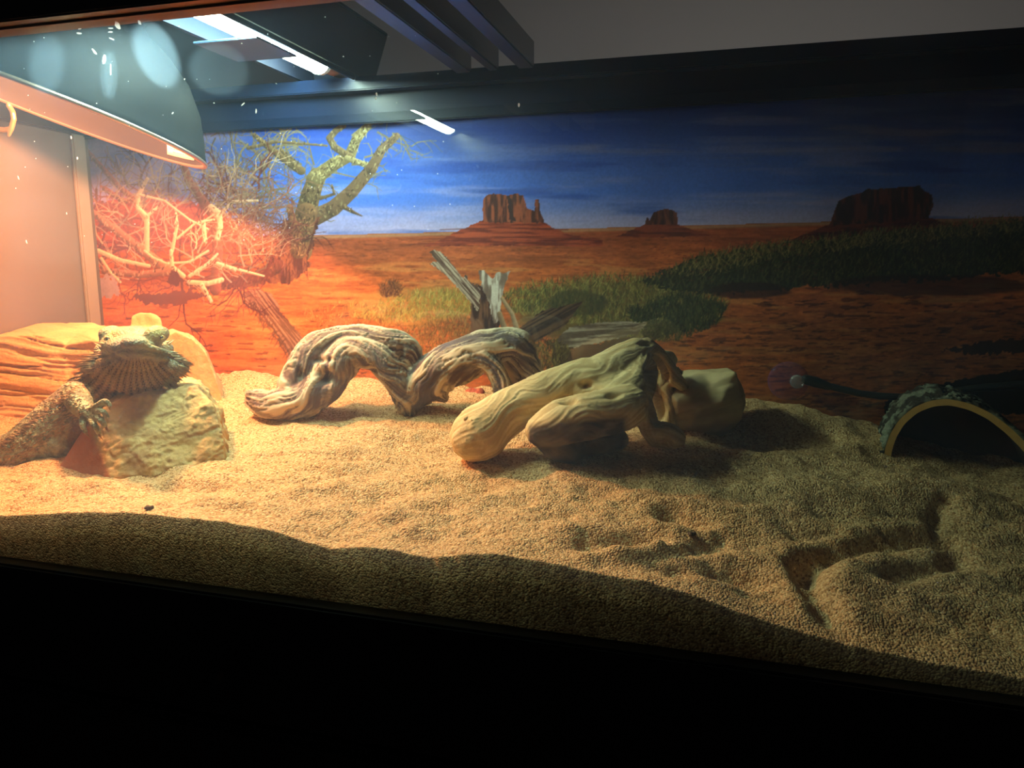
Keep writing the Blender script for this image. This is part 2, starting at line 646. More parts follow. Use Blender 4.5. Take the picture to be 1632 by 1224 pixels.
mx.inputs['Factor'].default_value = 0.25
nt.links.new(cr.outputs[0], mx.inputs['A'])
nt.links.new(nz.outputs['Fac'], mx.inputs['B'])
nt.links.new(mx.outputs['Result'], bs.inputs['Base Color'])
b1 = nt.nodes.new('ShaderNodeBump'); b1.invert = True
b1.inputs['Strength'].default_value = 1.0
b1.inputs['Distance'].default_value = 0.0008
nt.links.new(vo.outputs['Distance'], b1.inputs['Height'])
v2 = nt.nodes.new('ShaderNodeTexNoise')
v2.inputs['Scale'].default_value = 300
v2.inputs['Detail'].default_value = 3
nt.links.new(tc.outputs['Object'], v2.inputs['Vector'])
b2 = nt.nodes.new('ShaderNodeBump')
b2.inputs['Strength'].default_value = 0.6
b2.inputs['Distance'].default_value = 0.0014
nt.links.new(v2.outputs['Fac'], b2.inputs['Height'])
nt.links.new(b1.outputs['Normal'], b2.inputs['Normal'])
nt.links.new(b2.outputs['Normal'], bs.inputs['Normal'])
sand = grid_mesh('sand_bed', Vg, SANDM)
sand.data.shade_smooth()
tag(sand, 'coarse tan sand heaped across the terrarium floor', 'sand', kind='stuff')
SX, SY, SZ = gx, gy, Z


def sand_z(x, y):
    i = int(np.clip(np.searchsorted(SX, x), 1, nx - 1))
    j = int(np.clip(np.searchsorted(SY, y), 1, ny - 1))
    return float(SZ[j, i])


def on_sand(px, py):
    d = ray(px, py)
    for t in np.linspace(.3, 1.1, 3000):
        p = CAM + d * t
        if p[1] > 0 and p[2] < sand_z(p[0], p[1]):
            return p
    return p

# ------------------------------------------------------------------ printed backdrop behind the back pane
YP = YB + 0.0055
PSTEP = 0.0008
PZ0, PZ1 = -0.152, 0.150
px_n = int((XR - XL) / PSTEP)
pz_n = int((PZ1 - PZ0) / PSTEP)
ux = np.linspace(XL - 0.002, XR + 0.002, px_n)
uz = np.linspace(PZ0, PZ1, pz_n)
UX, UZ = np.meshgrid(ux, uz)
dv = np.stack([UX - CAM[0], np.full(UX.shape, YP) - CAM[1], UZ - CAM[2]], -1)
dz_ = dv @ FWD
PX = 816 + F * (dv @ RIGHT) / dz_          # print coordinates (the drawing grid of the picture)
PY = 612 - F * (dv @ UP) / dz_
IMG = np.zeros((pz_n, px_n, 3))
uvp = np.stack([PX.ravel(), PY.ravel(), np.zeros(PX.size)], 1)


def nz2(sx, sy, octs=4, seed=0):
    return fbm(uvp * [1.0 / sx, 1.0 / sy, 1], octs, seed).reshape(PX.shape)


def C3(*c):
    return np.array(c, float)


def mixin(mask, col):
    global IMG
    IMG = IMG * (1 - mask[..., None]) + (col if np.ndim(col) == 3 else np.asarray(col, float)) * mask[..., None]


def window(x0, y0, x1, y1):
    a, b = atY(x0, y1, YP), atY(x1, y0, YP)
    c, d = atY(x0, y0, YP), atY(x1, y1, YP)
    i0 = int((min(a[0], c[0]) - ux[0]) / (ux[1] - ux[0])) - 1
    i1 = int((max(b[0], d[0]) - ux[0]) / (ux[1] - ux[0])) + 3
    j0 = int((min(a[2], d[2]) - uz[0]) / (uz[1] - uz[0])) - 1
    j1 = int((max(b[2], c[2]) - uz[0]) / (uz[1] - uz[0])) + 3
    i0, j0 = max(i0, 0), max(j0, 0)
    return slice(j0, max(j1, j0)), slice(i0, max(i1, i0))


def seg(a, b, ra, rb, col, alpha=1.0, shade=0.0):
    r = max(ra, rb) + 1.5
    sl = window(min(a[0], b[0]) - r, min(a[1], b[1]) - r, max(a[0], b[0]) + r, max(a[1], b[1]) + r)
    x, y = PX[sl], PY[sl]
    if x.size == 0:
        return
    dx, dy = b[0] - a[0], b[1] - a[1]
    L2 = max(dx * dx + dy * dy, 1e-9)
    t = np.clip(((x - a[0]) * dx + (y - a[1]) * dy) / L2, 0, 1)
    ex, ey = x - a[0] - t * dx, y - a[1] - t * dy
    d = np.hypot(ex, ey)
    rr = ra + (rb - ra) * t
    m = np.clip((rr - d) / 1.1 + 0.5, 0, 1) * alpha
    c = np.asarray(col, float)
    if shade:
        s = 1 + shade * (ex * 0.6 - ey * 0.8) / np.maximum(rr, 0.5)   # round printed bough
        c = c * s[..., None]
    IMG[sl] = IMG[sl] * (1 - m[..., None]) + c * m[..., None]


def line(pts, r0, r1, col, alpha=1.0, shade=0.0):
    n = len(pts) - 1
    for k in range(n):
        seg(pts[k], pts[k + 1], r0 + (r1 - r0) * k / n, r0 + (r1 - r0) * (k + 1) / n, col, alpha, shade)


def inside(pts, x, y):
    m = np.zeros(x.shape, bool)
    n = len(pts)
    for k in range(n):
        (x0, y0), (x1, y1) = pts[k], pts[(k + 1) % n]
        if y0 == y1:
            continue
        c = (y0 > y) != (y1 > y)
        m ^= c & (x < (x1 - x0) * (y - y0) / (y1 - y0) + x0)
    return m


def polygon(pts, col, rough=0.0, seed=0):
    xs, ys = [p[0] for p in pts], [p[1] for p in pts]
    sl = window(min(xs) - 4, min(ys) - 4, max(xs) + 4, max(ys) + 4)
    x, y = PX[sl], PY[sl]
    if rough:
        q = np.stack([x.ravel() / 5, y.ravel() / 5, np.zeros(x.size)], 1)
        x = x + rough * fbm(q, 2, seed).reshape(x.shape)
        y = y + rough * fbm(q, 2, seed + 5).reshape(x.shape)
    m = inside(pts, x, y)
    c = col(PX[sl], PY[sl]) if callable(col) else np.asarray(col, float)
    IMG[sl] = np.where(m[..., None], c, IMG[sl])


# sky: deep blue above, pale at the horizon, drawn-out cloud streaks
hor = 377 - (PX - 430) * (32.0 / 1200)
t = np.clip((hor - PY) / 190.0, 0, 1.4)
sky = C3(176, 196, 218)[None, None] * (1 - smooth01(t / 0.32))[..., None] + C3(78, 138, 222)[None, None] * smooth01(t / 0.32)[..., None]
dk = smooth01((t - 0.35) / 0.75)[..., None]
sky = sky * (1 - dk) + C3(26, 62, 138) * dk
st = nz2(170, 16, 5, 21) * 0.5 + 0.5
cl = smooth01((st - 0.50) / 0.30) * np.clip(1.1 - t * 0.6, 0.2, 1)
sky = sky * (1 - 0.42 * cl[..., None]) + C3(205, 214, 226) * 0.42 * cl[..., None]
st2 = smooth01((nz2(240, 26, 4, 33) * 0.5 + 0.5 - 0.52) / 0.25) * smooth01((t - 0.15) / 0.5) * smooth01((PX - 800) / 160)
sky = sky * (1 - 0.55 * st2[..., None]) + C3(150, 160, 176) * 0.55 * st2[..., None]
st3 = smooth01((nz2(210, 22, 4, 39) * 0.5 + 0.5 - 0.55) / 0.2)
sky = sky * (1 - 0.5 * st3[..., None]) + C3(34, 84, 176) * 0.5 * st3[..., None]
# dull cloud bank at the left of the picture
lc = smooth01((430 - PX) / 120) * smooth01((nz2(120, 40, 3, 41) + 0.75))
sky = sky * (1 - 0.75 * lc[..., None]) + C3(176, 178, 190) * 0.75 * lc[..., None]
IMG[:] = sky * C3(1.02, .90, 1.10)
# ground
g = np.clip((PY - hor) / 260.0, 0, 1)
gn = nz2(46, 5, 5, 51)
gn2 = nz2(9, 2.6, 3, 57)
gr = C3(172, 84, 50)[None, None] * (1 - smooth01(g / 0.35))[..., None] + C3(212, 112, 56) * smooth01(g / 0.35)[..., None]
gr = gr * (1 + 0.22 * gn + 0.16 * gn2)[..., None]
sandy = smooth01((gn * 0.6 + nz2(90, 10, 3, 63) - 0.12) / 0.3) * smooth01((g - 0.12) / 0.12)
gr = gr * (1 - 0.40 * sandy[..., None]) + C3(226, 160, 92) * 0.40 * sandy[..., None]
pl_ = smooth01(1 - np.abs(PY - hor - 3) / 5)
gr = gr * (1 - 0.55 * pl_[..., None]) + C3(196, 170, 140) * 0.55 * pl_[..., None]
dkb = smooth01((PX - 1000) / 300) * smooth01((PY - 470) / 60)
gr = gr * (1 - 0.50 * dkb[..., None]) + C3(150, 86, 44) * (1 + 0.30 * gn2 + 0.25 * gn)[..., None] * 0.50 * dkb[..., None]
tw = smooth01((nz2(26, 4, 4, 71) - 0.28) / 0.12) * smooth01((g - 0.2) / 0.3)
gr = gr * (1 - 0.6 * tw[..., None]) + C3(84, 42, 28) * 0.6 * tw[..., None]
mixin((PY > hor).astype(float), gr)


# buttes
def rockface(base, dark):
    def f(x, y):
        q = np.stack([x.ravel() / 5.0, y.ravel() / 26.0, np.zeros(x.size)], 1)
        n = fbm(q, 4, 81).reshape(x.shape)
        k = smooth01(n * 1.6 + 0.5)[..., None]
        return np.asarray(dark, float) * (1 - k) + np.asarray(base, float) * k
    return f


def woodface(base, dark, slope=-.25):
    def f(x, y):
        q = np.stack([(x + y * .3).ravel() / 34.0, (y - slope * x).ravel() / 2.6, np.zeros(x.size)], 1)
        n = fbm(q, 4, 85).reshape(x.shape)
        k = smooth01(n * 1.7 + 0.5)[..., None]
        return np.asarray(dark, float) * (1 - k) + np.asarray(base, float) * k
    return f


def talus(base, dark):
    def f(x, y):
        q = np.stack([x.ravel() / 40.0, y.ravel() / 3.2, np.zeros(x.size)], 1)
        n = fbm(q, 4, 91).reshape(x.shape)
        k = smooth01(n * 1.5 + 0.6)[..., None]
        return np.asarray(dark, float) * (1 - k) + np.asarray(base, float) * k
    return f


polygon([(672, 392), (700, 382), (726, 370), (752, 358), (770, 351), (866, 354), (884, 364), (908, 374), (960, 382), (960, 392)], talus((190, 82, 52), (120, 46, 36)), 1.6, 1)
polygon([(770, 354), (769, 336), (770, 318), (775, 311), (786, 308), (798, 309), (806, 311), (824, 309), (835, 312), (838, 326), (841, 333), (848, 335), (853, 336), (853, 319), (858, 317), (860, 332), (864, 345), (868, 356)], rockface((168, 88, 66), (82, 44, 44)), 1.2, 2)
polygon([(808, 312), (814, 312), (816, 338), (822, 352), (812, 350)], (70, 44, 50), 1.5, 3)
for yy in (363, 378, 386):
    line([(700 - (yy - 363) * 2, yy + 3), (790, yy), (905 + (yy - 363) * 1.5, yy + 3)], .9, .9, (105, 42, 34), 0.6)
polygon([(980, 378), (1005, 366), (1028, 357), (1080, 357), (1104, 366), (1136, 377)], talus((150, 66, 44), (100, 42, 34)), 1.2, 4)
polygon([(1027, 358), (1030, 346), (1033, 347), (1034, 352), (1040, 339), (1050, 334), (1062, 332), (1074, 335), (1079, 339), (1079, 358)], rockface((128, 66, 52), (70, 36, 36)), 1.0, 5)
polygon([(1255, 384), (1290, 370), (1324, 356), (1480, 346), (1500, 352), (1545, 366), (1545, 384)], talus((120, 52, 38), (76, 32, 30)), 1.6, 6)
polygon([(1322, 360), (1328, 340), (1336, 320), (1352, 312), (1374, 307), (1380, 302), (1430, 298), (1468, 296), (1473, 302), (1487, 310), (1489, 328), (1482, 348), (1420, 354), (1380, 356)], rockface((112, 52, 42), (56, 26, 28)), 1.4, 7)


# grass and bushes
def tufts(n, region, hgt, cols, lean=0.0, w0=.7):
    xs, ys = [p[0] for p in region], [p[1] for p in region]
    k = 0
    pts = []
    while len(pts) < n:
        cx = rng.uniform(min(xs), max(xs), 4 * n)
        cy = rng.uniform(min(ys), max(ys), 4 * n)
        m = inside(region, cx, cy)
        pts += list(zip(cx[m], cy[m]))
    pts = sorted(pts[:n], key=lambda p: p[1])
    for (x, y) in pts:
        a = rng.normal(lean, 0.55)
        h = hgt * rng.uniform(.5, 1.25)
        c = np.array(cols[rng.integers(len(cols))], float) * rng.uniform(.75, 1.2)
        seg((x, y), (x + math.sin(a) * h, y - math.cos(a) * h), w0, w0 * .4, c, .85)


GY = [(176, 160, 76), (206, 182, 98), (150, 138, 66), (190, 166, 84)]
GG = [(132, 126, 62), (164, 154, 80), (102, 104, 54), (72, 78, 42), (182, 168, 96)]
GD = [(52, 62, 34), (70, 78, 40), (38, 46, 28), (92, 92, 48), (30, 34, 24)]
def soft(region, col, amt, blur=14, seed=0):
    xs, ys = [p[0] for p in region], [p[1] for p in region]
    cx, cy = (min(xs) + max(xs)) / 2, (min(ys) + max(ys)) / 2
    rx, ry = (max(xs) - min(xs)) / 2 + blur, (max(ys) - min(ys)) / 2 + blur
    d = ((PX - cx) / rx) ** 2 + ((PY - cy) / ry) ** 2
    m = smooth01((1.15 - d + 0.35 * nz2(30, 14, 3, seed)) / 0.5) * amt
    mixin(m, col)


R1 = [(560, 505), (600, 485), (660, 466), (745, 462), (770, 500), (700, 512), (600, 515)]
soft(R1, (196, 150, 74), .6, 6, 101)
tufts(900, R1, 9, GY)
tufts(500, [(480, 500), (560, 480), (640, 500), (620, 560), (520, 540)], 7, [(186, 112, 60), (150, 92, 50), (206, 150, 80)])
tufts(190, [(602, 460), (612, 452), (628, 450), (640, 462), (636, 474), (606, 474)], 9, [(126, 78, 48), (92, 50, 36), (150, 96, 56)])
tufts(900, [(640, 525), (740, 505), (770, 560), (680, 575), (640, 560)], 9, [(150, 104, 56), (120, 86, 46), (176, 130, 70)])
R2 = [(800, 470), (860, 452), (960, 440), (1060, 446), (1160, 480), (1150, 510), (1040, 548), (930, 520), (820, 500)]
soft(R2, (104, 98, 54), .8, 0, 105)
tufts(2600, R2, 11, GG)
soft([(880, 470), (960, 466), (960, 500), (880, 500)], (46, 50, 32), .5, 6, 107)
R3 = [(1020, 450), (1120, 408), (1250, 388), (1400, 370), (1632, 352), (1700, 352), (1700, 430), (1500, 445), (1380, 452), (1240, 462), (1120, 470)]
polygon(R3, (52, 56, 34), 9, 11)
tufts(3600, R3, 12, GD + [(104, 98, 54), (120, 108, 60)], 0.15)
tufts(900, [(1060, 436), (1130, 404), (1260, 384), (1420, 366), (1632, 348), (1632, 372), (1400, 392), (1240, 412), (1110, 442)], 11, [(140, 124, 72), (112, 104, 58), (164, 140, 86)])
R4 = [(1000, 500), (1080, 470), (1160, 490), (1140, 520), (1080, 545), (1030, 545)]
tufts(1500, R4, 12, GD + [(80, 92, 52)])
soft([(1130, 458), (1260, 452), (1260, 466), (1130, 474)], (46, 24, 20), .7, 3, 111)
soft([(1320, 452), (1640, 440), (1640, 462), (1320, 470)], (44, 22, 20), .6, 3, 113)
for k in range(260):
    x, y = rng.uniform(1060, 1640), rng.uniform(480, 640)
    if y < 480 + (1200 - x) * .5:
        continue
    seg((x, y), (x + rng.uniform(4, 22), y + rng.uniform(-3, 2)), rng.uniform(.4, 1.3), .4, (66, 32, 22), .7)
polygon([(1410, 640), (1470, 622), (1540, 604), (1640, 586), (1700, 580), (1700, 660), (1410, 660)], (24, 20, 20), 3, 12)  # dark patch painted into the print for shade at its lower right
polygon([(1500, 560), (1560, 545), (1640, 540), (1640, 560), (1560, 566)], (60, 32, 26), 6, 13)
for k in range(500):                                 # low scrub on the far plain
    x, y = rng.uniform(440, 1300), 382 + rng.uniform(0, 1) ** 1.6 * 70
    seg((x, y), (x + rng.uniform(2, 9), y), rng.uniform(.3, 1.0), .3, (112, 52, 36), .55)

# weathered stump and fallen wood in the middle of the picture
polygon([(748, 532), (750, 480), (740, 462), (760, 452), (790, 470), (800, 500), (792, 532)], rockface((124, 86, 66), (58, 36, 32)), 2, 14)
polygon([(682, 402), (692, 398), (706, 404), (722, 424), (738, 444), (742, 438), (746, 446), (766, 462), (762, 496), (742, 474), (720, 450), (704, 434), (682, 420), (696, 416)], woodface((196, 180, 166), (88, 62, 54), 1.15), 2, 24)
polygon([(762, 432), (770, 430), (778, 440), (786, 446), (790, 434), (802, 436), (813, 431), (806, 450), (799, 474), (796, 512), (786, 516), (780, 484), (768, 458)], rockface((226, 222, 220), (128, 108, 100)), 2, 25)
line([(800, 476), (816, 500), (826, 530)], 3, 4, (170, 146, 116), 1, .3)
line([(796, 500), (806, 530)], 4, 5, (150, 126, 100), 1, .3)
polygon([(826, 526), (862, 496), (928, 480), (900, 520), (850, 548), (836, 545)], woodface((110, 78, 56), (58, 38, 32), -.55), 2, 15)
polygon([(880, 548), (906, 522), (960, 513), (1032, 514), (1018, 530), (980, 540), (920, 556), (884, 566)], woodface((190, 176, 158), (108, 90, 76), -.06), 1.5, 16)
polygon([(880, 556), (930, 552), (1010, 536), (1000, 556), (940, 590), (880, 590)], (92, 66, 46), 3, 17)
tufts(700, [(830, 560), (880, 540), (910, 560), (900, 610), (850, 600)], 9, [(120, 104, 52), (88, 72, 40), (150, 130, 70), (56, 40, 30)])
for k in range(60):
    x, y = rng.uniform(910, 1028), rng.uniform(516, 540)
    seg((x, y), (x + rng.uniform(10, 40), y - rng.uniform(-1, 4)), .5, .3, (120, 100, 84), .6)

# bare tree
BK, BKL = (112, 92, 66), (168, 150, 108)


def bark(pts, r0, r1, col=BK, lite=BKL, flecks=40):
    line(pts, r0, r1, col, 1, .35)
    n = len(pts) - 1
    for k in range(flecks):
        s = rng.uniform(0, n)
        i = min(int(s), n - 1)
        f = s - i
        r = r0 + (r1 - r0) * s / n
        x = pts[i][0] + (pts[i + 1][0] - pts[i][0]) * f + rng.uniform(-.8, .8) * r
        y = pts[i][1] + (pts[i + 1][1] - pts[i][1]) * f + rng.uniform(-.8, .8) * r
        c = np.array(lite if rng.random() < .6 else (64, 46, 36), float) * rng.uniform(.8, 1.15)
        seg((x, y), (x + rng.uniform(-3, 3), y + rng.uniform(-6, 6)), rng.uniform(.5, 1.2), .4, c, .8)


def twig(x, y, ang, L, r, depth, col, wild=.5):
    pts = [(x, y)]
    n = 4
    a = ang
    for k in range(n):
        a += rng.normal(0, wild * .5)
        x, y = x + math.cos(a) * L / n, y + math.sin(a) * L / n
        pts.append((x, y))
        if depth > 0 and rng.random() < .75:
            twig(x, y, a + rng.choice([-1, 1]) * rng.uniform(.4, 1.1), L * rng.uniform(.4, .7), r * .6, depth - 1, col, wild)
    line(pts, r, r * .45, np.array(col, float) * rng.uniform(.85, 1.15), .95)


TW = (134, 118, 88)
for k in range(46):                                   # fine twigs of the crown
    x, y = rng.uniform(330, 470), rng.uniform(205, 330)
    twig(x, y, rng.uniform(-3.1, 3.1), rng.uniform(25, 70), rng.uniform(.8, 1.6), 2, (116, 96, 78) if rng.random() < .6 else TW)
for (x, y, a, L) in [(520, 232, -3.0, 90), (470, 225, 3.0, 70), (600, 210, .3, 60), (560, 215, -.5, 60), (625, 212, .35, 40), (520, 265, 2.6, 60), (500, 262, -1.9, 45), (560, 262, -.3, 40),
                     (480, 262, -2.7, 60), (455, 300, 3.0, 70), (490, 300, -.5, 35), (500, 345, .2, 20), (450, 330, 3.3, 50), (520, 275, 0.1, 60), (580, 250, -.2, 40)]:
    twig(x, y, a, L, 1.7, 2, TW, .4)
bark([(480, 272), (455, 255), (425, 232), (405, 215)], 7, 3.5, BK, BKL, 40)
bark([(470, 262), (448, 238)], 3.5, 2.5, BK, BKL, 10)
bark([(395, 236), (440, 226), (520, 232)], 3, 1.5, BK, BKL, 10)
bark([(478, 400), (486, 345), (495, 310), (505, 280)], 19, 13, BK, BKL, 160)
bark([(500, 285), (530, 262), (556, 248), (566, 222), (584, 200)], 12, 6, (128, 112, 78), (196, 180, 128), 170)
bark([(556, 250), (532, 234), (524, 220), (534, 208), (546, 200)], 6, 4.5, BK, BKL, 30)
bark([(552, 252), (580, 262), (596, 268)], 5, 4, (150, 134, 96), (200, 184, 134), 24)
bark([(490, 352), (530, 332), (560, 304), (590, 268), (606, 238), (630, 216)], 14, 5.5, (118, 92, 70), BKL, 120)
bark([(548, 330), (562, 338), (575, 344)], 4, 1, (108, 84, 64), BKL, 4)
bark([(510, 316), (532, 309), (528, 294)], 3, 1.2, BK, BKL, 6)
line([(636, 215), (656, 224), (670, 238)], .9, .6, (60, 70, 90), .7)
polygon([(446, 372), (452, 350), (508, 344), (504, 372), (494, 400), (492, 432), (478, 440), (462, 452), (430, 452), (392, 458), (340, 462), (296, 458), (340, 446), (392, 438), (424, 420), (440, 396)], rockface((138, 82, 56), (84, 44, 36)), 6, 21)
bark([(476, 400), (482, 372), (488, 340)], 13, 17, (118, 88, 62), (186, 140, 96), 150)
bark([(462, 330), (466, 350), (474, 380)], 5, 8, (140, 92, 62), (190, 140, 96), 20)
bark([(300, 450), (360, 450), (410, 442), (446, 424)], 6, 10, (104, 58, 46), (160, 96, 66), 120)
for k in range(70):
    s = rng.random()
    x, y = 445 + 45 * rng.random(), 350 + 90 * rng.random()
    seg((x, y), (x + rng.uniform(-6, 6), y + rng.uniform(4, 10)), 1, .4, (88, 44, 38), .7)
polygon([(386, 466), (410, 458), (434, 470), (448, 496), (474, 528), (506, 572), (496, 600), (470, 578), (440, 534), (414, 500), (392, 486)], woodface((176, 124, 96), (108, 64, 52), 1.25), 3, 22)
for k in range(90):
    f = rng.random()
    x, y = 402 + 80 * f, 478 + 100 * f
    seg((x + rng.uniform(-14, 4), y), (x + rng.uniform(-16, 4), y + rng.uniform(6, 16)), 1, .4, (92, 52, 42), .7)

# thicket of bleached branches
polygon([(100, 334), (160, 322), (230, 316), (300, 322), (350, 340), (400, 372), (430, 384), (100, 400)], talus((186, 84, 62), (150, 60, 48)), 6, 23)
for k in range(120):
    x, y = rng.uniform(150, 430), rng.uniform(290, 450)
    twig(x, y, rng.uniform(-3.1, 3.1), rng.uniform(30, 80), rng.uniform(1, 2.2), 2, [(124, 62, 52), (150, 82, 66), (96, 48, 44)][rng.integers(3)])
soft([(170, 300), (300, 300), (300, 400), (170, 400)], (150, 72, 60), .35, 10, 121)
soft([(160, 420), (430, 420), (430, 455), (160, 455)], (110, 54, 44), .45, 8, 123)
for (p, r0, r1) in [([(120, 220), (190, 300), (230, 330)], 3, 5), ([(290, 262), (300, 290), (320, 318), (340, 345), (346, 400), (342, 462)], 6, 9),
                    ([(165, 300), (190, 318), (230, 322)], 4, 3)]:
    bark(p, r0, r1, (138, 82, 66), (208, 160, 126), 30)
PALE = (222, 190, 158)
for k in range(120):
    x, y = rng.uniform(160, 430), rng.uniform(280, 450)
    twig(x, y, rng.uniform(-2.8, -.3), rng.uniform(25, 75), rng.uniform(.7, 1.5), 1, np.array(PALE) * rng.uniform(.55, .95), .6)
bark([(146, 338), (200, 380), (262, 428)], 5, 8, (160, 108, 86), (214, 170, 138), 60)
bark([(165, 432), (220, 438), (290, 430)], 5, 6, (150, 100, 80), (206, 160, 126), 50)
for (p, r0, r1) in [([(232, 400), (232, 345), (218, 332), (218, 312), (232, 285)], 4, 3), ([(232, 344), (248, 330)], 2.5, 1.5),
                    ([(228, 400), (240, 410), (262, 420), (300, 418), (330, 400)], 2, 2), ([(272, 400), (280, 360), (278, 340)], 3, 2),
                    ([(290, 440), (272, 425), (270, 400)], 4, 3), ([(300, 440), (330, 420), (345, 405)], 3, 2),
                    ([(335, 330), (348, 340), (350, 362), (345, 380)], 5, 4), ([(345, 345), (370, 322), (410, 320)], 3, 2),
                    ([(220, 310), (260, 320), (300, 350), (330, 365)], 2, 1.5), 
                    ([(155, 400), (190, 415), (235, 424)], 4, 3), ([(160, 412), (175, 435), (190, 450)], 2.5, 2),
                    ([(345, 420), (380, 430), (420, 440)], 3, 1.5),  ([(322, 355), (326, 385)], 4, 3),
                    ([(280, 380), (310, 355), (340, 350)], 2, 1.5), ([(300, 450), (330, 452), (352, 446)], 4, 4), ([(320, 455), (335, 480)], 4, 3)]:
    bark(p, r0, r1, PALE, (240, 214, 184), 10)
for k in range(46):
    x, y = rng.uniform(350, 440), rng.uniform(300, 400)
    twig(x, y, rng.uniform(-1.6, .4), rng.uniform(20, 60), .9, 1, (150, 100, 84), .4)
polygon([(262, 448), (270, 430), (282, 434), (294, 448), (280, 454)], (96, 48, 44), 8, 31)
polygon([(150, 445), (185, 440), (190, 470), (160, 476)], (176, 150, 158), 8, 32)
polygon([(210, 472), (300, 462), (330, 470), (290, 486), (225, 484)], (120, 66, 56), 5, 33)

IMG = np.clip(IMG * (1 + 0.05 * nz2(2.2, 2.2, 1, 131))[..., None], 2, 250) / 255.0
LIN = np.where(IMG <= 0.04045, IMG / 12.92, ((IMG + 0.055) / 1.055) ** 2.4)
# folds of the printed sheet: shallow facets between the creases
fx = np.array([atY(p, 300, YP)[0] for p in (60, 250, 460, 625, 835, 1062, 1300, 1530, 1700)])
fy = np.array([0, .003, 0, .0036, 0.0002, .0042, 0.0, .0042, 0])
YF = YP + np.interp(UX, fx, fy) + 0.0004 * fbm(np.stack([UX.ravel() * 30, UZ.ravel() * 9, np.zeros(UX.size)], 1), 2, 5).reshape(UX.shape)
PAPER = material('printed_paper', (0.5, 0.5, 0.5), 0.55, attr='print', spec=0.3)
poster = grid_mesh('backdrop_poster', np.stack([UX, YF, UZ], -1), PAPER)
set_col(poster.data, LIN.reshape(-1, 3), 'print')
sol = poster.modifiers.new('thickness', 'SOLIDIFY')
sol.thickness = 0.0004
sol.offset = 1.0
tag(poster, 'creased printed backdrop of red desert buttes, blue sky and a bare tree', 'poster')

# ------------------------------------------------------------------ ultraviolet strip light in its hood
HOODM = material('hood_black', (0.008, 0.010, 0.022), 0.5, spec=0.25, noise=(20, (0.012, 0.015, 0.03), 0.6))
REFL = material('hood_reflector', (0.10, 0.20, 0.42), 0.45, metal=0.5)
TUBEM = material('lit_tube', (0.9, 0.95, 1.0), 0.4, emit=(0.74, 1.0, 0.72), emit_strength=TUBE_STRENGTH)
CAPM = material('tube_end_cap', (0.75, 0.85, 0.78), 0.35)
hood = empty('strip_light')
tag(hood, 'glowing white strip light in a black hood across the terrarium top', 'light')
tube_r = 0.0105
tx, tz = -0.359, 0.1785                       # the tube runs front to back just above the rim
ty0, ty1 = 0.022, 0.272
hx0, hx1 = -0.398, -0.334
hz0, hz1 = ZTOP + 0.001, ZTOP + 0.042
hy0, hy1 = 0.006, YB + 0.020
def slant(name, x0, x1, mat):                 # housing side leaning outwards towards its top
    pts = [(x0, hz0), (x0 + math.copysign(.004, x1 - x0), hz0), (x1 + math.copysign(.001, x1 - x0), hz1), (x1 - math.copysign(.003, x1 - x0), hz1)]
    V = [(x, y, z) for y in (hy0, hy1) for x, z in pts]
    Fc = [(0, 1, 2, 3), (7, 6, 5, 4), (0, 4, 5, 1), (1, 5, 6, 2), (2, 6, 7, 3), (3, 7, 4, 0)]
    o = link_mesh(name, V, Fc, mat, hood, False)
    bm = bmesh.new(); bm.from_mesh(o.data); bmesh.ops.recalc_face_normals(bm, faces=bm.faces); bm.to_mesh(o.data); bm.free()
slant('housing_side', hx1 - .004, hx1 + .014, HOODM)
slant('housing_side', hx0 + .004, hx0 - .014, HOODM)
box('light_baffle', (hx1 - .004, .014, hz0 - .0042), (hx1 - .001, YB - .016, hz0 - .0002), HOODM, hood, 0.0006)  # added strip, cuts shallow tube light towards the right
box('housing_top', (hx0 - .016, hy0, hz1), (hx1 + .016, hy1, hz1 + 0.004), HOODM, hood, 0.001)
box('housing_end', (hx0 + 0.001, hy1 - 0.004, hz0), (hx1 - 0.001, hy1, hz1), HOODM, hood, 0.001)
box('housing_end', (hx0 + 0.001, hy0, hz0), (hx1 - 0.001, hy0 + 0.004, hz1), HOODM, hood, 0.001)
box('reflector', (hx0 - 0.010, hy0 + 0.005, hz1 - 0.003), (hx1 + 0.010, hy1 - 0.005, hz1 - 0.001), REFL, hood, 0)
box('cross_bar', (hx0 + 0.004, 0.148, hz0 - 0.0075), (hx1 - 0.004, 0.203, hz0 - 0.0060), REFL, hood, 0.0006)
s = Shape()
s.cone((tx, ty0, tz), (tx, ty1, tz), tube_r, tube_r, 24)
me = bpy.data.meshes.new('tube'); s.bm.to_mesh(me); s.bm.free()
tubeo = link('tube', me, TUBEM, hood)
for y0, y1 in ((ty1, ty1 + 0.006), (ty0 - 0.006, ty0)):
    s = Shape(); s.cone((tx, y0, tz), (tx, y1, tz), tube_r * 1.06, tube_r * 1.0, 24)
    me = bpy.data.meshes.new('end_cap'); s.bm.to_mesh(me); s.bm.free()
    link('end_cap', me, CAPM, hood)
SOCK = material('socket', (0.35, 0.20, 0.14), 0.45)
s = Shape(); s.cone((tx, ty1 + 0.006, tz + 0.003), (tx, hy1 - 0.004, tz + 0.004), 0.010, 0.009, 18)
me = bpy.data.meshes.new('socket'); s.bm.to_mesh(me); s.bm.free()
link('socket', me, SOCK, hood)

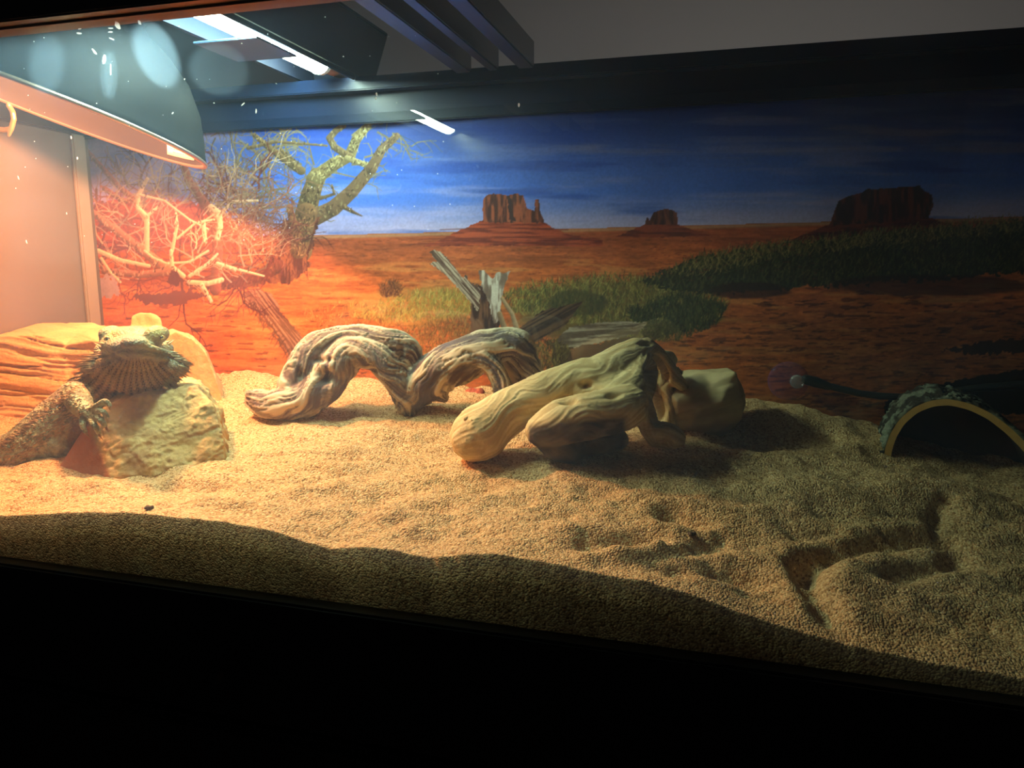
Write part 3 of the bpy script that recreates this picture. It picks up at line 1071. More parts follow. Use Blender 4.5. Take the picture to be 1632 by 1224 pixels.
# ------------------------------------------------------------------ heat lamp
dome = empty('heat_lamp')
tag(dome, 'round metal heat lamp dome glowing orange above the lizard', 'lamp')
dc = atY(100, 181, 0.125)
dd = ray(100, 181); dd = dd / np.linalg.norm(dd)
rr_ = np.cross(dd, UP); rr_ /= np.linalg.norm(rr_)
uu_ = np.cross(rr_, dd)
al = math.radians(14.0)
mj = rr_ * math.cos(al) - uu_ * math.sin(al)
qn = rr_ * math.sin(al) + uu_ * math.cos(al)
tl = math.radians(5.0)
nrm = -qn * math.cos(tl) - dd * math.sin(tl)          # direction the opening faces
RD = 218.0 / pxm(dc)
axis = -nrm
e1 = mj; e2 = np.cross(axis, e1)
prof_out = [(1.0, 0.0), (1.005, .02), (.985, .06), (.95, .16), (.87, .34), (.74, .52), (.56, .66), (.40, .74), (.34, .80), (.33, 1.02), (.28, 1.06), (.0, 1.06)]
prof_in = [(.985, 0.0), (.97, .06), (.93, .16), (.85, .33), (.72, .50), (.54, .63), (.38, .70), (.0, .72)]


def lathe(prof, c, ax, a, b, R, n=72, noise_amp=0):
    V, Fc = [], []
    for (r, h) in prof:
        for k in range(n):
            t = 2 * math.pi * k / n
            V.append(c + R * (r * (a * math.cos(t) + b * math.sin(t)) + h * ax))
    for i in range(len(prof) - 1):
        for k in range(n):
            j = (k + 1) % n
            Fc.append((i * n + k, i * n + j, (i + 1) * n + j, (i + 1) * n + k))
    return V, Fc


DOUT = material('dome_black_outside', (0.003, 0.004, 0.007), 0.7, spec=0.12)
DIN = material('dome_brushed_inside', (0.15, 0.125, 0.115), 0.34, metal=0.9, noise=(14, (0.13, 0.11, 0.10), 0.5), bumps=[('noise', 60, 0.1, 0.001)])
V, Fc = lathe(prof_out, dc, axis, e1, e2, RD)
link_mesh('shade', V, Fc, DOUT, dome)
V, Fc = lathe(prof_in, dc, axis, e1, e2, RD)
link_mesh('reflector', V, Fc, DIN, dome)
V, Fc = lathe([(1.004, .022), (1.018, .012), (1.016, -.006), (.996, -.010), (.982, .0), (.982, .02)], dc, axis, e1, e2, RD)
link_mesh('rim', V, Fc, material('dome_rim', (0.62, 0.45, 0.36), 0.3, metal=0.9), dome)
BULB = material('heat_bulb', (0.9, 0.6, 0.4), 0.3, emit=(1.0, 0.42, 0.14), emit_strength=30.0)
s = Shape().chain([dc + axis * RD * .70, dc + axis * RD * .62, dc + axis * RD * .56], [RD * .10, RD * .11, RD * .14])
link('bulb', s.remesh(0.002, 3), BULB, dome)
pl = bpy.data.lights.new('heat_glow', 'POINT')
pl.energy = HEAT_POWER
pl.color = (1.0, 0.36, 0.145)
pl.shadow_soft_size = 0.011
po = bpy.data.objects.new('heat_glow', pl)
po.location = dc + axis * RD * 0.27
COL.objects.link(po)
po.parent = dome
# sticker with small print on the inside of the reflector
def stick(u0, u1, v0, v1, off):
    # corner on the far inside wall, seen through the opening
    out = []
    for (t, h) in ((u0, v0), (u1, v0), (u1, v1), (u0, v1)):
        r = np.interp(h, [p[1] for p in prof_in], [p[0] for p in prof_in]) - off
        out.append(dc + RD * (r * (e1 * math.cos(t) + e2 * math.sin(t)) + h * axis))
    return out
STK = material('paper_sticker', (0.85, 0.78, 0.68), 0.7, noise=(30, (0.80, 0.74, 0.64), 0.5))
INK = material('sticker_ink', (0.45, 0.30, 0.22), 0.7)
def facing(th):                                # the side of the wall that faces the camera
    return th
U0 = 0.16 if (e2 @ dd) > 0 else -0.16
sg = 1 if (e2 @ dd) > 0 else -1
a0, a1, h0, h1 = sg * 0.62, sg * 0.20, 0.045, 0.20
nseg = 8
V = []
for i in range(nseg + 1):
    t = a0 + (a1 - a0) * i / nseg
    q = stick(t, t, h0, h1, 0.008)
    V += [q[0], q[3]]
st_ = link_mesh('sticker', V, [(2 * i, 2 * i + 2, 2 * i + 3, 2 * i + 1) for i in range(nseg)], STK, dome)
sm = st_.modifiers.new('t', 'SOLIDIFY'); sm.thickness = 0.0003
V, Fc = [], []
for ln_ in range(5):
    hh = h0 + (h1 - h0) * (0.16 + 0.16 * ln_)
    for i in range(nseg):
        if (ln_ * 3 + i * 5) % 7 == 0:
            continue
        ta = a0 + (a1 - a0) * (0.08 + 0.84 * i / nseg)
        tb = a0 + (a1 - a0) * (0.08 + 0.84 * (i + .8) / nseg)
        q = stick(ta, tb, hh, hh + 0.010, 0.0125)
        n0 = len(V); V += q; Fc.append((n0, n0 + 1, n0 + 2, n0 + 3))
ob = link_mesh('sticker_print', V, Fc, INK, st_, False)
tag(ob, kind='stuff')
# hanging bracket: a wire bail to the frame
s = Shape().chain([dc + axis * RD * 1.04, dc + axis * RD * 1.3 + np.array([0, 0, .01]), dc + axis * RD * 1.5 + np.array([0, 0, .06])], [.006, .006, .006])
link('cord', s.remesh(0.0015, 2), DOUT, dome)
hk = [atY(-14, 205, .16), atY(8, 207, .16), atY(18, 205, .16), atY(22, 190, .16), atY(20, 178, .16), atY(14, 168, .155)]
s = Shape().chain(hk, [.0022] * len(hk))
s.chain([atY(18, 205, .16), atY(14, 216, .16)], [.0022, .0014])
link('wire_hook', s.remesh(0.0008, 2), material('hook_wire', (0.6, 0.45, 0.25), 0.35, metal=0.8), dome)


# ------------------------------------------------------------------ shaping helpers for stone and wood
def finish(name, me, P, rgb, mat, label=None, cat=None, parent=None):
    set_co(me, P)
    set_col(me, np.clip(rgb, 0, 1))
    o = link(name, me, mat, parent)
    me.name = name
    if label:
        tag(o, label, cat)
    return o


def W(px, py, Y):
    return atY(px, py, Y)


def lerp3(a, b, t):
    return np.asarray(a)[None] * (1 - t[:, None]) + np.asarray(b)[None] * t[:, None]


STONE = material('stone', attr='tint', rough=0.85, spec=0.25, noise=(300, (0.30, 0.22, 0.15), 0.25), bumps=[('noise', 420, 0.5, 0.0012), ('noise', 90, 0.35, 0.003)])
SLATE = material('smooth_stone', attr='tint', rough=0.6, spec=0.35, noise=(240, (0.30, 0.22, 0.14), 0.2), bumps=[('noise', 160, 0.3, 0.001)])

# ---- basking rock the lizard leans on
kR = 1.0
fr = [(88, 754, .068), (172, 760, .060), (250, 757, .062), (362, 738, .085), (352, 690, .092), (336, 648, .098), (314, 616, .104), (300, 614, .106), (240, 626, .094),
      (190, 640, .086), (160, 662, .078), (130, 692, .074), (108, 724, .070)]
bk = [(120, 735, .13), (160, 640, .135), (230, 612, .14), (312, 606, .14), (352, 650, .15), (368, 715, .15)]
s = Shape().hull([W(*p) for p in fr] + [W(*p) for p in bk] + [W(88, 790, .07), W(172, 800, .066), W(362, 775, .09), W(368, 760, .15), W(120, 775, .13)])
me = s.remesh(0.0011, 5, .5)
P, N = get_co(me), get_no(me)
cpx = (P - CAM) @ RIGHT / ((P - CAM) @ FWD) * F + 816
cpy = 612 - (P - CAM) @ UP / ((P - CAM) @ FWD) * F
left = smooth01((150 + (cpy - 700) * .45 - cpx) / 10 + .5)         # the smooth red cleavage face
rough = fbm(P * [60, 60, 70], 5, 41, .6)
cellq = np.stack([P[:, 0] * 1.0 + .5 * P[:, 2], P[:, 1], P[:, 2] - .45 * P[:, 0]], 1)
chips = np.round(fbm(cellq * [34, 34, 60], 3, 47) * 3.2) / 3.2
amp = (1 - left) * (0.0034 * rough + 0.0026 * chips) + left * 0.0005 * rough
top_edge = smooth01((660 - cpy) / 40) * (1 - left)
amp += top_edge * 0.0035 * np.maximum(fbm(P * [190, 60, 40], 3, 53), -.2)
P2 = P + N * amp[:, None]
red = np.array(srgb(176, 112, 78)); gre = np.array(srgb(206, 180, 120)); brn = np.array(srgb(150, 112, 78))
m = smooth01(fbm(P * 55, 4, 59) * 1.5 + .45)
col = lerp3(gre, brn, m * .55)
col = col * (1 - left[:, None]) + red[None] * left[:, None] * (1 + .15 * fbm(P * 120, 3, 61))[:, None]
basking = finish('basking_rock', me, P2, col, STONE, 'rough tan rock with a smooth red side, under the lizard', 'rock')

# ---- layered sandstone hide behind the lizard
s = Shape()
base = [(-130, 700), (0, 690), (60, 690), (108, 660), (112, 560), (100, 545), (60, 534), (0, 536), (-130, 550)]
s.hull([W(x, y, .162 if y > 600 else .182) for x, y in base] + [W(x, y - 14, .235) for x, y in [(-130, 552), (0, 534), (70, 528), (150, 527), (165, 535), (165, 640), (-130, 680)]] + [W(-130, 760, .17), W(110, 740, .17)])
s.hull([W(x, y, .178) for x, y in [(96, 556), (112, 548), (150, 540), (165, 545), (162, 640), (98, 660)]] + [W(x, y, .24) for x, y in [(100, 520), (168, 518), (170, 640)]])
s.hull([W(x, y, .215) for x, y in [(150, 530), (240, 524), (262, 532), (268, 560), (150, 560)]] + [W(x, y, .262) for x, y in [(150, 520), (255, 520), (262, 560), (150, 560)]])
s.hull([W(x, y, .222) for x, y in [(262, 536), (282, 528), (310, 542), (328, 560), (340, 590), (352, 640), (360, 652), (290, 660), (292, 600), (282, 570)]] +
       [W(x, y, .268) for x, y in [(270, 524), (306, 534), (330, 560), (358, 628), (362, 640), (280, 640)]])
s.hull([W(x, y, .250) for x, y in [(206, 530), (211, 504), (222, 498), (240, 499), (256, 508), (260, 530)]] + [W(x, y, .272) for x, y in [(210, 528), (216, 502), (244, 502), (256, 528)]])
me = s.remesh(0.0012, 7, .5)
P, N = get_co(me), get_no(me)
warp = fbm(P * [9, 9, 14], 3, 71)
zz = P[:, 2] + 0.010 * warp + 0.04 * (P[:, 0] + .6) * 0.3
strata = fbm(np.stack([P[:, 0] * 6, P[:, 1] * 6, zz * 230], 1), 4, 73)
cut = np.abs(fbm(np.stack([P[:, 0] * 4, P[:, 1] * 4, zz * 140], 1), 3, 77))
side = np.clip(1 - np.abs(N[:, 2]) * .75, .25, 1)
hpx = 816 + F * ((P - CAM) @ RIGHT) / ((P - CAM) @ FWD)
isl = smooth01((175 - hpx) / 20)
amp = side * isl * (0.0028 * strata - 0.0030 * smooth01((0.10 - cut) / .1)) + (1 - isl) * .0018 * fbm(P * [120, 120, 40], 4, 79)
P2 = P + N * amp[:, None]
P2[:, 0] = np.maximum(P2[:, 0], XL + .0015)          # pushed up against the side wall
col = lerp3(srgb(226, 186, 128), srgb(196, 134, 88), smooth01(strata * 1.1 + .35) * .6 * isl)
hide_rock = finish('sandstone_hide', me, P2, col, STONE, 'layered tan sandstone rock hide behind the lizard', 'rock hide')


# ------------------------------------------------------------------ driftwood
def catmull(P, n):
    P = np.asarray(P, float)
    if len(P) < 3:
        t = np.linspace(0, 1, n)[:, None]
        return P[0] * (1 - t) + P[-1] * t
    E = np.concatenate([[2 * P[0] - P[1]], P, [2 * P[-1] - P[-2]]])
    out = []
    for u in np.linspace(0, len(P) - 1 - 1e-9, n):
        i = int(u); f = u - i
        a, b, c, d = E[i], E[i + 1], E[i + 2], E[i + 3]
        out.append(.5 * (2 * b + (c - a) * f + (2 * a - 5 * b + 4 * c - d) * f * f + (3 * b - a - 3 * c + d) * f ** 3))
    return np.array(out)


def wood(chains, voxel, cols, grain=(7, 0.0016), holes=(), smooth_iter=5, twist=12.0, lump=0.003, seed=0, stretch=26.0, ovals=()):
    """limbs along smooth curves; the relief follows each limb"""
    s = Shape()
    limbs = []
    for pts, rad in chains:
        Wp = np.array([W(*p) for p in pts])
        R = np.array([r / pxm(p) for r, p in zip(rad, Wp)])
        n = max(8, 7 * (len(pts) - 1))
        C = catmull(np.concatenate([Wp, R[:, None]], 1), n)
        s.chain(list(C[:, :3]), list(np.maximum(C[:, 3], .0008)), 18)
        limbs.append(C)
    for c, r in ovals:
        cw = W(*c)
        s.ball(cw, np.array(r) / pxm(cw))
    me = s.remesh(voxel, smooth_iter, .5)
    P, N = get_co(me), get_no(me)
    num = np.zeros(len(P)); den = np.zeros(len(P)) + 1e-12
    for li_, C in enumerate(limbs):
        A, R = C[:, :3], C[:, 3]
        D = np.stack([((P - a) ** 2).sum(1) for a in A], 1)
        i = D.argmin(1)
        dist = np.sqrt(D[np.arange(len(P)), i])
        wgt = np.exp(-((dist - R[i]) / .0035).clip(-1.5, 8) * 1.6)
        use = wgt > 2e-4
        T = np.gradient(A, axis=0)
        T /= np.linalg.norm(T, axis=1)[:, None] + 1e-12
        h = np.array([0, 1.0, .3])
        U = np.cross(T, h); U /= np.linalg.norm(U, axis=1)[:, None] + 1e-12
        Vv = np.cross(T, U)
        ii = i[use]
        rel = P[use] - A[ii]
        sl = np.concatenate([[0], np.cumsum(np.linalg.norm(np.diff(A, axis=0), axis=1))])
        sv = sl[ii] + (rel * T[ii]).sum(1)
        th_ = np.arctan2((rel * Vv[ii]).sum(1), (rel * U[ii]).sum(1)) + twist * sv + .9 * fbm(P[use] * 30, 2, seed + 21)
        q = np.stack([np.cos(th_) * grain[0], np.sin(th_) * grain[0], sv * stretch + li_ * 9.7], 1)
        g_ = fbm(q, 4, seed + 3, .62)
        num[use] += wgt[use] * g_
        den[use] += wgt[use]
    gr = num / den
    crack = smooth01((0.07 - np.abs(gr)) / .07)
    a1 = grain[1]
    amp = a1 * (1.7 * gr - .8 * crack) + lump * fbm(P * 36, 3, seed + 5)
    px_ = 816 + F * ((P - CAM) @ RIGHT) / ((P - CAM) @ FWD)
    py_ = 612 - F * ((P - CAM) @ UP) / ((P - CAM) @ FWD)
    fcam = smooth01(-(N @ FWD) * 3)
    for (hx, hy, r, dpt) in holes:
        amp -= dpt * np.exp(-(((px_ - hx) / r[0]) ** 2 + ((py_ - hy) / r[1]) ** 2) ** 1.5) * fcam
    P2 = P + N * amp[:, None]
    m = smooth01(gr * 1.9 + .5)
    m2 = smooth01(fbm(P * 30, 3, seed + 7) * 1.8 + .5)
    col = lerp3(cols[0], cols[1], m)
    col = col * (1 - .7 * m2[:, None]) + lerp3(cols[2], cols[1], m) * .7 * m2[:, None]
    return me, P2, col, N


WOODM = material('weathered_wood', attr='tint', rough=0.75, spec=0.3, bumps=[('noise', 500, 0.25, 0.0006)])
YA, YBk = .187, .233
d1c = [
    ([(404, 636, .185), (432, 646, .184), (470, 640, .187), (510, 622, .194), (530, 596, .20)], [14, 24, 29, 31, 30]),
    ([(398, 628, .182), (425, 634, .182)], [7, 12]),
    ([(412, 656, .184), (440, 660, .184), (500, 645, .19)], [8, 12, 20]),
    ([(470, 618, .195), (486, 582, .20), (506, 558, .205), (540, 545, .21), (584, 542, .214), (626, 548, .218), (652, 562, .222), (660, 578, .224)], [30, 30, 29, 25, 23, 21, 18, 14]),
    ([(530, 590, .20), (560, 565, .205), (590, 562, .208)], [32, 28, 24]),
    ([(575, 560, .206), (606, 574, .208), (632, 602, .214), (650, 632, .222), (654, 648, .226)], [26, 26, 25, 24, 21]),
    ([(650, 636, .224), (672, 616, .224), (704, 592, .226), (742, 570, .230), (782, 553, .234), (818, 550, .24), (836, 562, .246)], [25, 34, 37, 33, 28, 25, 22]),
    ([(672, 580, .226), (720, 566, .232), (780, 545, .238)], [12, 14, 14]),
    ([(690, 626, .226), (706, 634, .226)], [16, 12]),
    ([(746, 566, .226), (776, 572, .224), (796, 598, .226), (806, 640, .23), (806, 668, .232)], [16, 16, 15, 14, 12]),
    ([(826, 556, .246), (848, 592, .25), (854, 640, .25), (852, 668, .25)], [22, 20, 18, 14]),
    ([(806, 556, .258), (832, 600, .264), (838, 660, .264)], [22, 24, 20]),
]
me, P2, col, N = wood(d1c, 0.0010, [srgb(96, 78, 72), srgb(206, 188, 158), srgb(92, 88, 98)],
                      grain=(3.4, 0.0019), lump=.0030, seed=200, twist=16.0, stretch=30.0,
                      holes=[(520, 602, (13, 12), .009), (478, 596, (5, 9), .006), (590, 598, (9, 14), .006), (515, 573, (16, 5), .004), (640, 560, (5, 10), .004)])
finish('driftwood', me, P2, col, WOODM, 'twisted greyish brown driftwood arching over the sand beneath the backdrop', 'driftwood')

d2c = [
    ([(748, 700, .132), (764, 692, .136), (798, 664, .142), (840, 640, .152), (890, 622, .165), (940, 610, .178)], [28, 46, 39, 34, 38, 42]),
    ([(930, 620, .17), (970, 600, .185), (1004, 574, .20), (1026, 558, .21)], [40, 42, 34, 18]),
    ([(980, 640, .16), (1010, 620, .175), (1020, 590, .195)], [34, 34, 30]),
    ([(1030, 552, .21), (1052, 570, .216), (1072, 600, .222), (1088, 616, .226)], [14, 12, 12, 9]),
    ([(1000, 620, .172), (1022, 650, .172), (1036, 682, .172), (1044, 700, .172)], [26, 20, 16, 14]),
    ([(1036, 686, .17), (1062, 694, .172), (1078, 700, .174)], [16, 19, 15]),
    ([(1000, 648, .15), (950, 660, .138), (900, 672, .132), (866, 686, .130)], [36, 39, 37, 29]),
    ([(870, 690, .134), (888, 712, .140), (912, 724, .145)], [24, 22, 18]),
    ([(900, 700, .15), (950, 706, .156), (985, 700, .165)], [24, 22, 18]),
    ([(980, 665, .16), (1010, 660, .17)], [26, 20]),
    ([(1046, 610, .228), (1060, 650, .228), (1062, 690, .228)], [22, 20, 16]),
]
me, P2, col, N = wood(d2c, 0.0010, [srgb(196, 164, 112), srgb(230, 204, 152), srgb(206, 178, 126)],
                      grain=(9.0, 0.00055), lump=.0018, seed=300, smooth_iter=18, twist=8.0, stretch=34.0,
                      ovals=[((965, 622, .172), (46, 40, 34)), ((1066, 698, .173), (25, 20, 19)), ((1008, 600, .192), (26, 30, 40))],
                      holes=[(934, 613, (9, 6), .010), (978, 629, (13, 5), .004), (905, 638, (14, 6), .005), (1048, 592, (16, 20), .018), (1050, 634, (14, 34), .016), (1028, 548, (10, 4), .003), (1062, 706, (8, 8), .005)])
# darker brown underside of the middle limb
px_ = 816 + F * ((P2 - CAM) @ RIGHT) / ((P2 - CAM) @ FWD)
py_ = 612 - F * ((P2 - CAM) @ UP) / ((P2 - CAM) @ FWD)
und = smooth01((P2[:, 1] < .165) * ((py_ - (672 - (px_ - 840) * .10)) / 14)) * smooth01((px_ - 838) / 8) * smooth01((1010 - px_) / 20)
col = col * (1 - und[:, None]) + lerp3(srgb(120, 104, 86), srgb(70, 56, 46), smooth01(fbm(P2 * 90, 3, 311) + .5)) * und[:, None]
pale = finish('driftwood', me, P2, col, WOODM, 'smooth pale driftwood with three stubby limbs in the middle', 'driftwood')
BARKM = material('loose_splinter', srgb(196, 164, 110), 0.8, noise=(90, srgb(150, 116, 74), .6), bumps=[('noise', 300, .3, .001)])
for (a, b, r) in [((742, 668, .122), (768, 655, .13), 4), ((752, 670, .120), (772, 662, .126), 3)]:
    s = Shape().chain([W(*a), W(*b)], [r / pxm(W(*a)), r * .6 / pxm(W(*a))])
    link('splinter', s.remesh(.0008, 1), BARKM, pale)

# ------------------------------------------------------------------ stones
s = Shape()
fr = [(1050, 604), (1078, 592), (1120, 594), (1158, 584), (1172, 592), (1180, 614), (1188, 644), (1178, 668), (1144, 684), (1104, 694), (1062, 690), (1046, 660)]
s.hull([W(x, y, .238 - .00010 * (x - 1050)) for x, y in fr[4:11]] + [W(1080, 640, .216), W(1120, 650, .214), W(1150, 640, .214), W(1164, 600, .224)] + [W(x, y, .25) for x, y in fr] + [W(x, y, .275) for x, y in [(1060, 600), (1160, 590), (1180, 640), (1150, 680), (1070, 690)]] + [W(1080, 712, .235), W(1140, 706, .24), W(1090, 700, .27)])
me = s.remesh(.0011, 7, .5)
P, N = get_co(me), get_no(me)
ly = fbm(np.stack([P[:, 0] * 18, P[:, 1] * 30, (P[:, 2] - .35 * P[:, 0]) * 120], 1), 4, 401)
P2 = P + N * (.0016 * ly + .0022 * fbm(P * 50, 3, 403))[:, None]
col = lerp3(srgb(196, 176, 130), srgb(160, 138, 100), smooth01(ly * 1.2 + .5))
finish('stone', me, P2, col, SLATE, 'grey tan wedge-shaped stone to the right of the pale driftwood', 'rock')

s = Shape()
rc = W(755, 630, .285)
s.ball(rc, [.0105, .008, .0068]); s.ball(W(764, 626, .283), [.005, .006, .004]); s.ball(W(745, 633, .283), [.006, .006, .005])
s.ball(W(755, 645, .285), [.008, .007, .007])
me = s.remesh(.0007, 2)
P, N = get_co(me), get_no(me)
P2 = P + N * (.0016 * fbm(P * 320, 3, 411))[:, None]
finish('lava_stone', me, P2, lerp3(srgb(206, 92, 60), srgb(150, 58, 42), smooth01(fbm(P * 260, 3, 413) + .5)), STONE, 'small crumbly red stone seen through the driftwood arch', 'rock')
for k, (x, y, r, lab) in enumerate([(236, 811, 4.5, 'tiny dark pebble on the sand below the basking rock'), (1101, 853, 4.5, 'tiny dark pebble beside a hollow in the open sand')]):
    p = on_sand(x, y)
    s = Shape().ball(p + np.array([0, 0, .0008]), np.array([r * 1.3, r, r * .8]) / pxm(p)).ball(p + np.array([.002, .001, .001]), r * .7 / pxm(p))
    me = s.remesh(.0005, 2)
    P, N = get_co(me), get_no(me)
    finish('pebble', me, P + N * (.0006 * fbm(P * 600, 2, 420 + k))[:, None], lerp3(srgb(90, 72, 56), srgb(60, 46, 38), smooth01(fbm(P * 400, 2, 5) + .5)), STONE, lab, 'pebble')

# ------------------------------------------------------------------ half log hide
log = empty('half_log_hide')
tag(log, 'half-round bark log hide with a dark opening in the right corner', 'log hide')
arc = [(1408, 728), (1411, 712), (1418, 692), (1432, 669), (1455, 649), (1482, 638), (1510, 635), (1545, 642), (1580, 658), (1612, 682), (1640, 710), (1662, 742), (1672, 770)]
ya = np.interp(np.arange(len(arc)), [0, len(arc) - 1], [.252, .226])
A = np.array([W(x, y, yy) for (x, y), yy in zip(arc, ya)])
# resample smoothly
from_t = np.linspace(0, 1, len(A))
tt = np.linspace(0, 1, 121)
A = np.stack([np.interp(tt, from_t, A[:, k]) for k in range(3)], 1)
for _ in range(10):
    A[1:-1] = .25 * A[:-2] + .5 * A[1:-1] + .25 * A[2:]
cen = np.array([(A[0] + A[-1]) / 2])[0]
axd = np.array([.10, .995, 0.02]); axd /= np.linalg.norm(axd)
inw = cen[None] - A
inw -= (inw @ axd)[:, None] * axd[None]
inw /= np.linalg.norm(inw, axis=1)[:, None]
LEN = .052
nl = 60
ll = np.linspace(0, 1, nl)
# inner wood shell (cut edge in front)
th = .0050
outer = A[None] + (ll * LEN)[:, None, None] * axd
inner = (A + inw * th)[None] + (ll * LEN)[:, None, None] * axd
ring = np.concatenate([outer, inner[:, ::-1], outer[:, :1]], 1)          # closed section, swept
CUT = material('cut_wood_edge', srgb(206, 168, 96), .6, noise=(160, srgb(186, 146, 78), .7), bumps=[('noise', 300, .2, .0006)])
INS = material('log_inside', srgb(60, 40, 30), .8, noise=(90, srgb(40, 28, 22), .7))
r_, c_, _ = ring.shape
V = ring.reshape(-1, 3)
Fc = []
for i in range(r_ - 1):
    for k in range(c_ - 1):
        Fc.append((i * c_ + k, i * c_ + k + 1, (i + 1) * c_ + k + 1, (i + 1) * c_ + k))
n = len(A)
for i, rev in ((0, False), (r_ - 1, True)):
    for k in range(n - 1):
        f = (i * c_ + k, i * c_ + k + 1, i * c_ + 2 * n - 2 - k, i * c_ + 2 * n - 1 - k)
        Fc.append(f if rev else f[::-1])
sh = link_mesh('shell', V, Fc, CUT, log, False)
tag(sh, 'pale yellow cut wood edge')
sh.data.materials.append(INS)
ncut = (r_ - 1) * (c_ - 1)
mi = np.ones(len(sh.data.polygons), np.int32); mi[ncut:ncut + n - 1] = 0
sh.data.polygons.foreach_set('material_index', mi)
bw = np.concatenate([[cen + LEN * axd], (A + inw * th * .5) + (LEN - .002) * axd])
link_mesh('shade_cap', bw, [(0, i, i + 1) for i in range(1, len(A))], INS, log, False)  # added dark sheet closing the log, keeps the opening in shade
# rough bark: plates and furrows as relief
tb_ = np.linspace(0, 1, 260)
B = np.stack([np.interp(tb_, tt, A[:, k]) for k in range(3)], 1)
Bi = np.stack([np.interp(tb_, tt, inw[:, k]) for k in range(3)], 1)
lb = np.linspace(-.004, 1.0, 130)
G = B[None] + (lb * LEN)[:, None, None] * axd
q = G.reshape(-1, 3)
arcl = np.broadcast_to((tb_ * .18)[None], (130, 260)).reshape(-1)
lon = np.broadcast_to((lb * LEN)[:, None], (130, 260)).reshape(-1)
qq = np.stack([arcl * 190, lon * 120, np.zeros_like(arcl)], 1)
hgt = .0008 + .0019 * smooth01(fbm(qq, 4, 501, .6) * 1.5 + .5) + .0008 * fbm(qq * 3, 2, 507)
outp = q - np.broadcast_to(Bi[None], (130, 260, 3)).reshape(-1, 3) * hgt[:, None]
outp = outp.reshape(130, 260, 3)
lipp = (B + Bi * .0002)[None] + (-.0015) * axd * 0
Vb = np.concatenate([lipp, outp, (B + LEN * axd)[None]], 0)
BARK = material('lichen_bark', attr='tint', rough=.9, spec=.2, bumps=[('noise', 380, .5, .0012)])
bo = grid_mesh('bark', Vb, BARK, log)
hc = np.concatenate([np.full(260, .003), hgt, np.full(260, .003)])
li = smooth01((fbm(get_co(bo.data) * 120, 3, 511) + .15) / .4)
set_col(bo.data, lerp3(srgb(52, 48, 40), srgb(120, 126, 108), li))

# ------------------------------------------------------------------ suction cup and probe lead on the back pane
yc = YB - .0012
cup = empty('suction_cup')
tag(cup, 'small clear purple-tinted suction cup on the back pane', 'suction cup')
CLEAR = bpy.data.materials.new('purple_clear_plastic')
CLEAR.use_nodes = True
nt = CLEAR.node_tree
pb = nt.nodes['Principled BSDF']
pb.inputs['Base Color'].default_value = (0.22, 0.13, 0.42, 1)
pb.inputs['Roughness'].default_value = .12
tp = nt.nodes.new('ShaderNodeBsdfTransparent'); tp.inputs[0].default_value = (.86, .80, .97, 1)
mxs = nt.nodes.new('ShaderNodeMixShader')
lw = nt.nodes.new('ShaderNodeLayerWeight'); lw.inputs[0].default_value = .35
mr_ = nt.nodes.new('ShaderNodeMapRange'); mr_.inputs['To Min'].default_value = .10; mr_.inputs['To Max'].default_value = .5
nt.links.new(lw.outputs['Facing'], mr_.inputs['Value'])
nt.links.new(mr_.outputs[0], mxs.inputs[0])
nt.links.new(tp.outputs[0], mxs.inputs[1]); nt.links.new(pb.outputs[0], mxs.inputs[2])
nt.links.new(mxs.outputs[0], nt.nodes['Material Output'].inputs['Surface'])
cc = W(1256, 607, yc)
k = 1 / pxm(cc)
ex, ez, ey = np.array([1., 0, 0]), np.array([0, 0, 1.]), np.array([0, -1., 0])
V, Fc = lathe([(1.0, 0), (1.0, .03), (.8, .10), (.5, .2), (.3, .3), (.24, .34), (.0, .36)], cc, ey, ex, ez, 31 * k, 40)
link_mesh('cup', V, Fc, CLEAR, cup)
kc = W(1270, 608, yc - .0085)
V, Fc = lathe([(.0, -.6), (.8, -.5), (1.0, 0), (.95, .5), (.7, .7), (0, .72)], kc, ey, ex, ez, 11 * k, 28)
KN = material('clear_knob', (0.75, 0.8, 0.9), .08, spec=.8)
KN.node_tree.nodes['Principled BSDF'].inputs['Transmission Weight'].default_value = .85
link_mesh('knob', V, Fc, KN, cup)
lead = empty('probe_lead')
tag(lead, 'black thermometer probe cable running along the back pane', 'cable')
RUB = material('black_rubber', (.012, .018, .018), .4)
cpts = [(1308, 612), (1340, 620), (1370, 627), (1400, 631), (1440, 633), (1490, 628), (1560, 618), (1640, 612), (1720, 612)]
s = Shape().chain([W(x, y, yc - .005) for x, y in cpts], [5.5 * k] * len(cpts))
link('cable', s.remesh(.001, 3), RUB, lead)
s = Shape().chain([W(1284, 605, yc - .007), W(1300, 609, yc - .006), W(1322, 616, yc - .005)], [8 * k, 8.5 * k, 6 * k])
link('probe', s.remesh(.0008, 2), RUB, lead)

# ------------------------------------------------------------------ bearded dragon
from mathutils.bvhtree import BVHTree
K = 0.000474                                   # metres per drawing unit at the lizard
liz = empty('bearded_dragon')
tag(liz, 'spiny tan and olive bearded dragon propped up on the basking rock', 'lizard')


def chainpx(s, pts, rad):
    Wp = [W(*p) for p in pts]
    C = catmull(np.concatenate([np.array(Wp), np.array([[r / pxm(p)] for r, p in zip(rad, Wp)])], 1), max(6, 5 * (len(pts) - 1)))
    s.chain(list(C[:, :3]), list(np.maximum(C[:, 3], .0005)), 14)


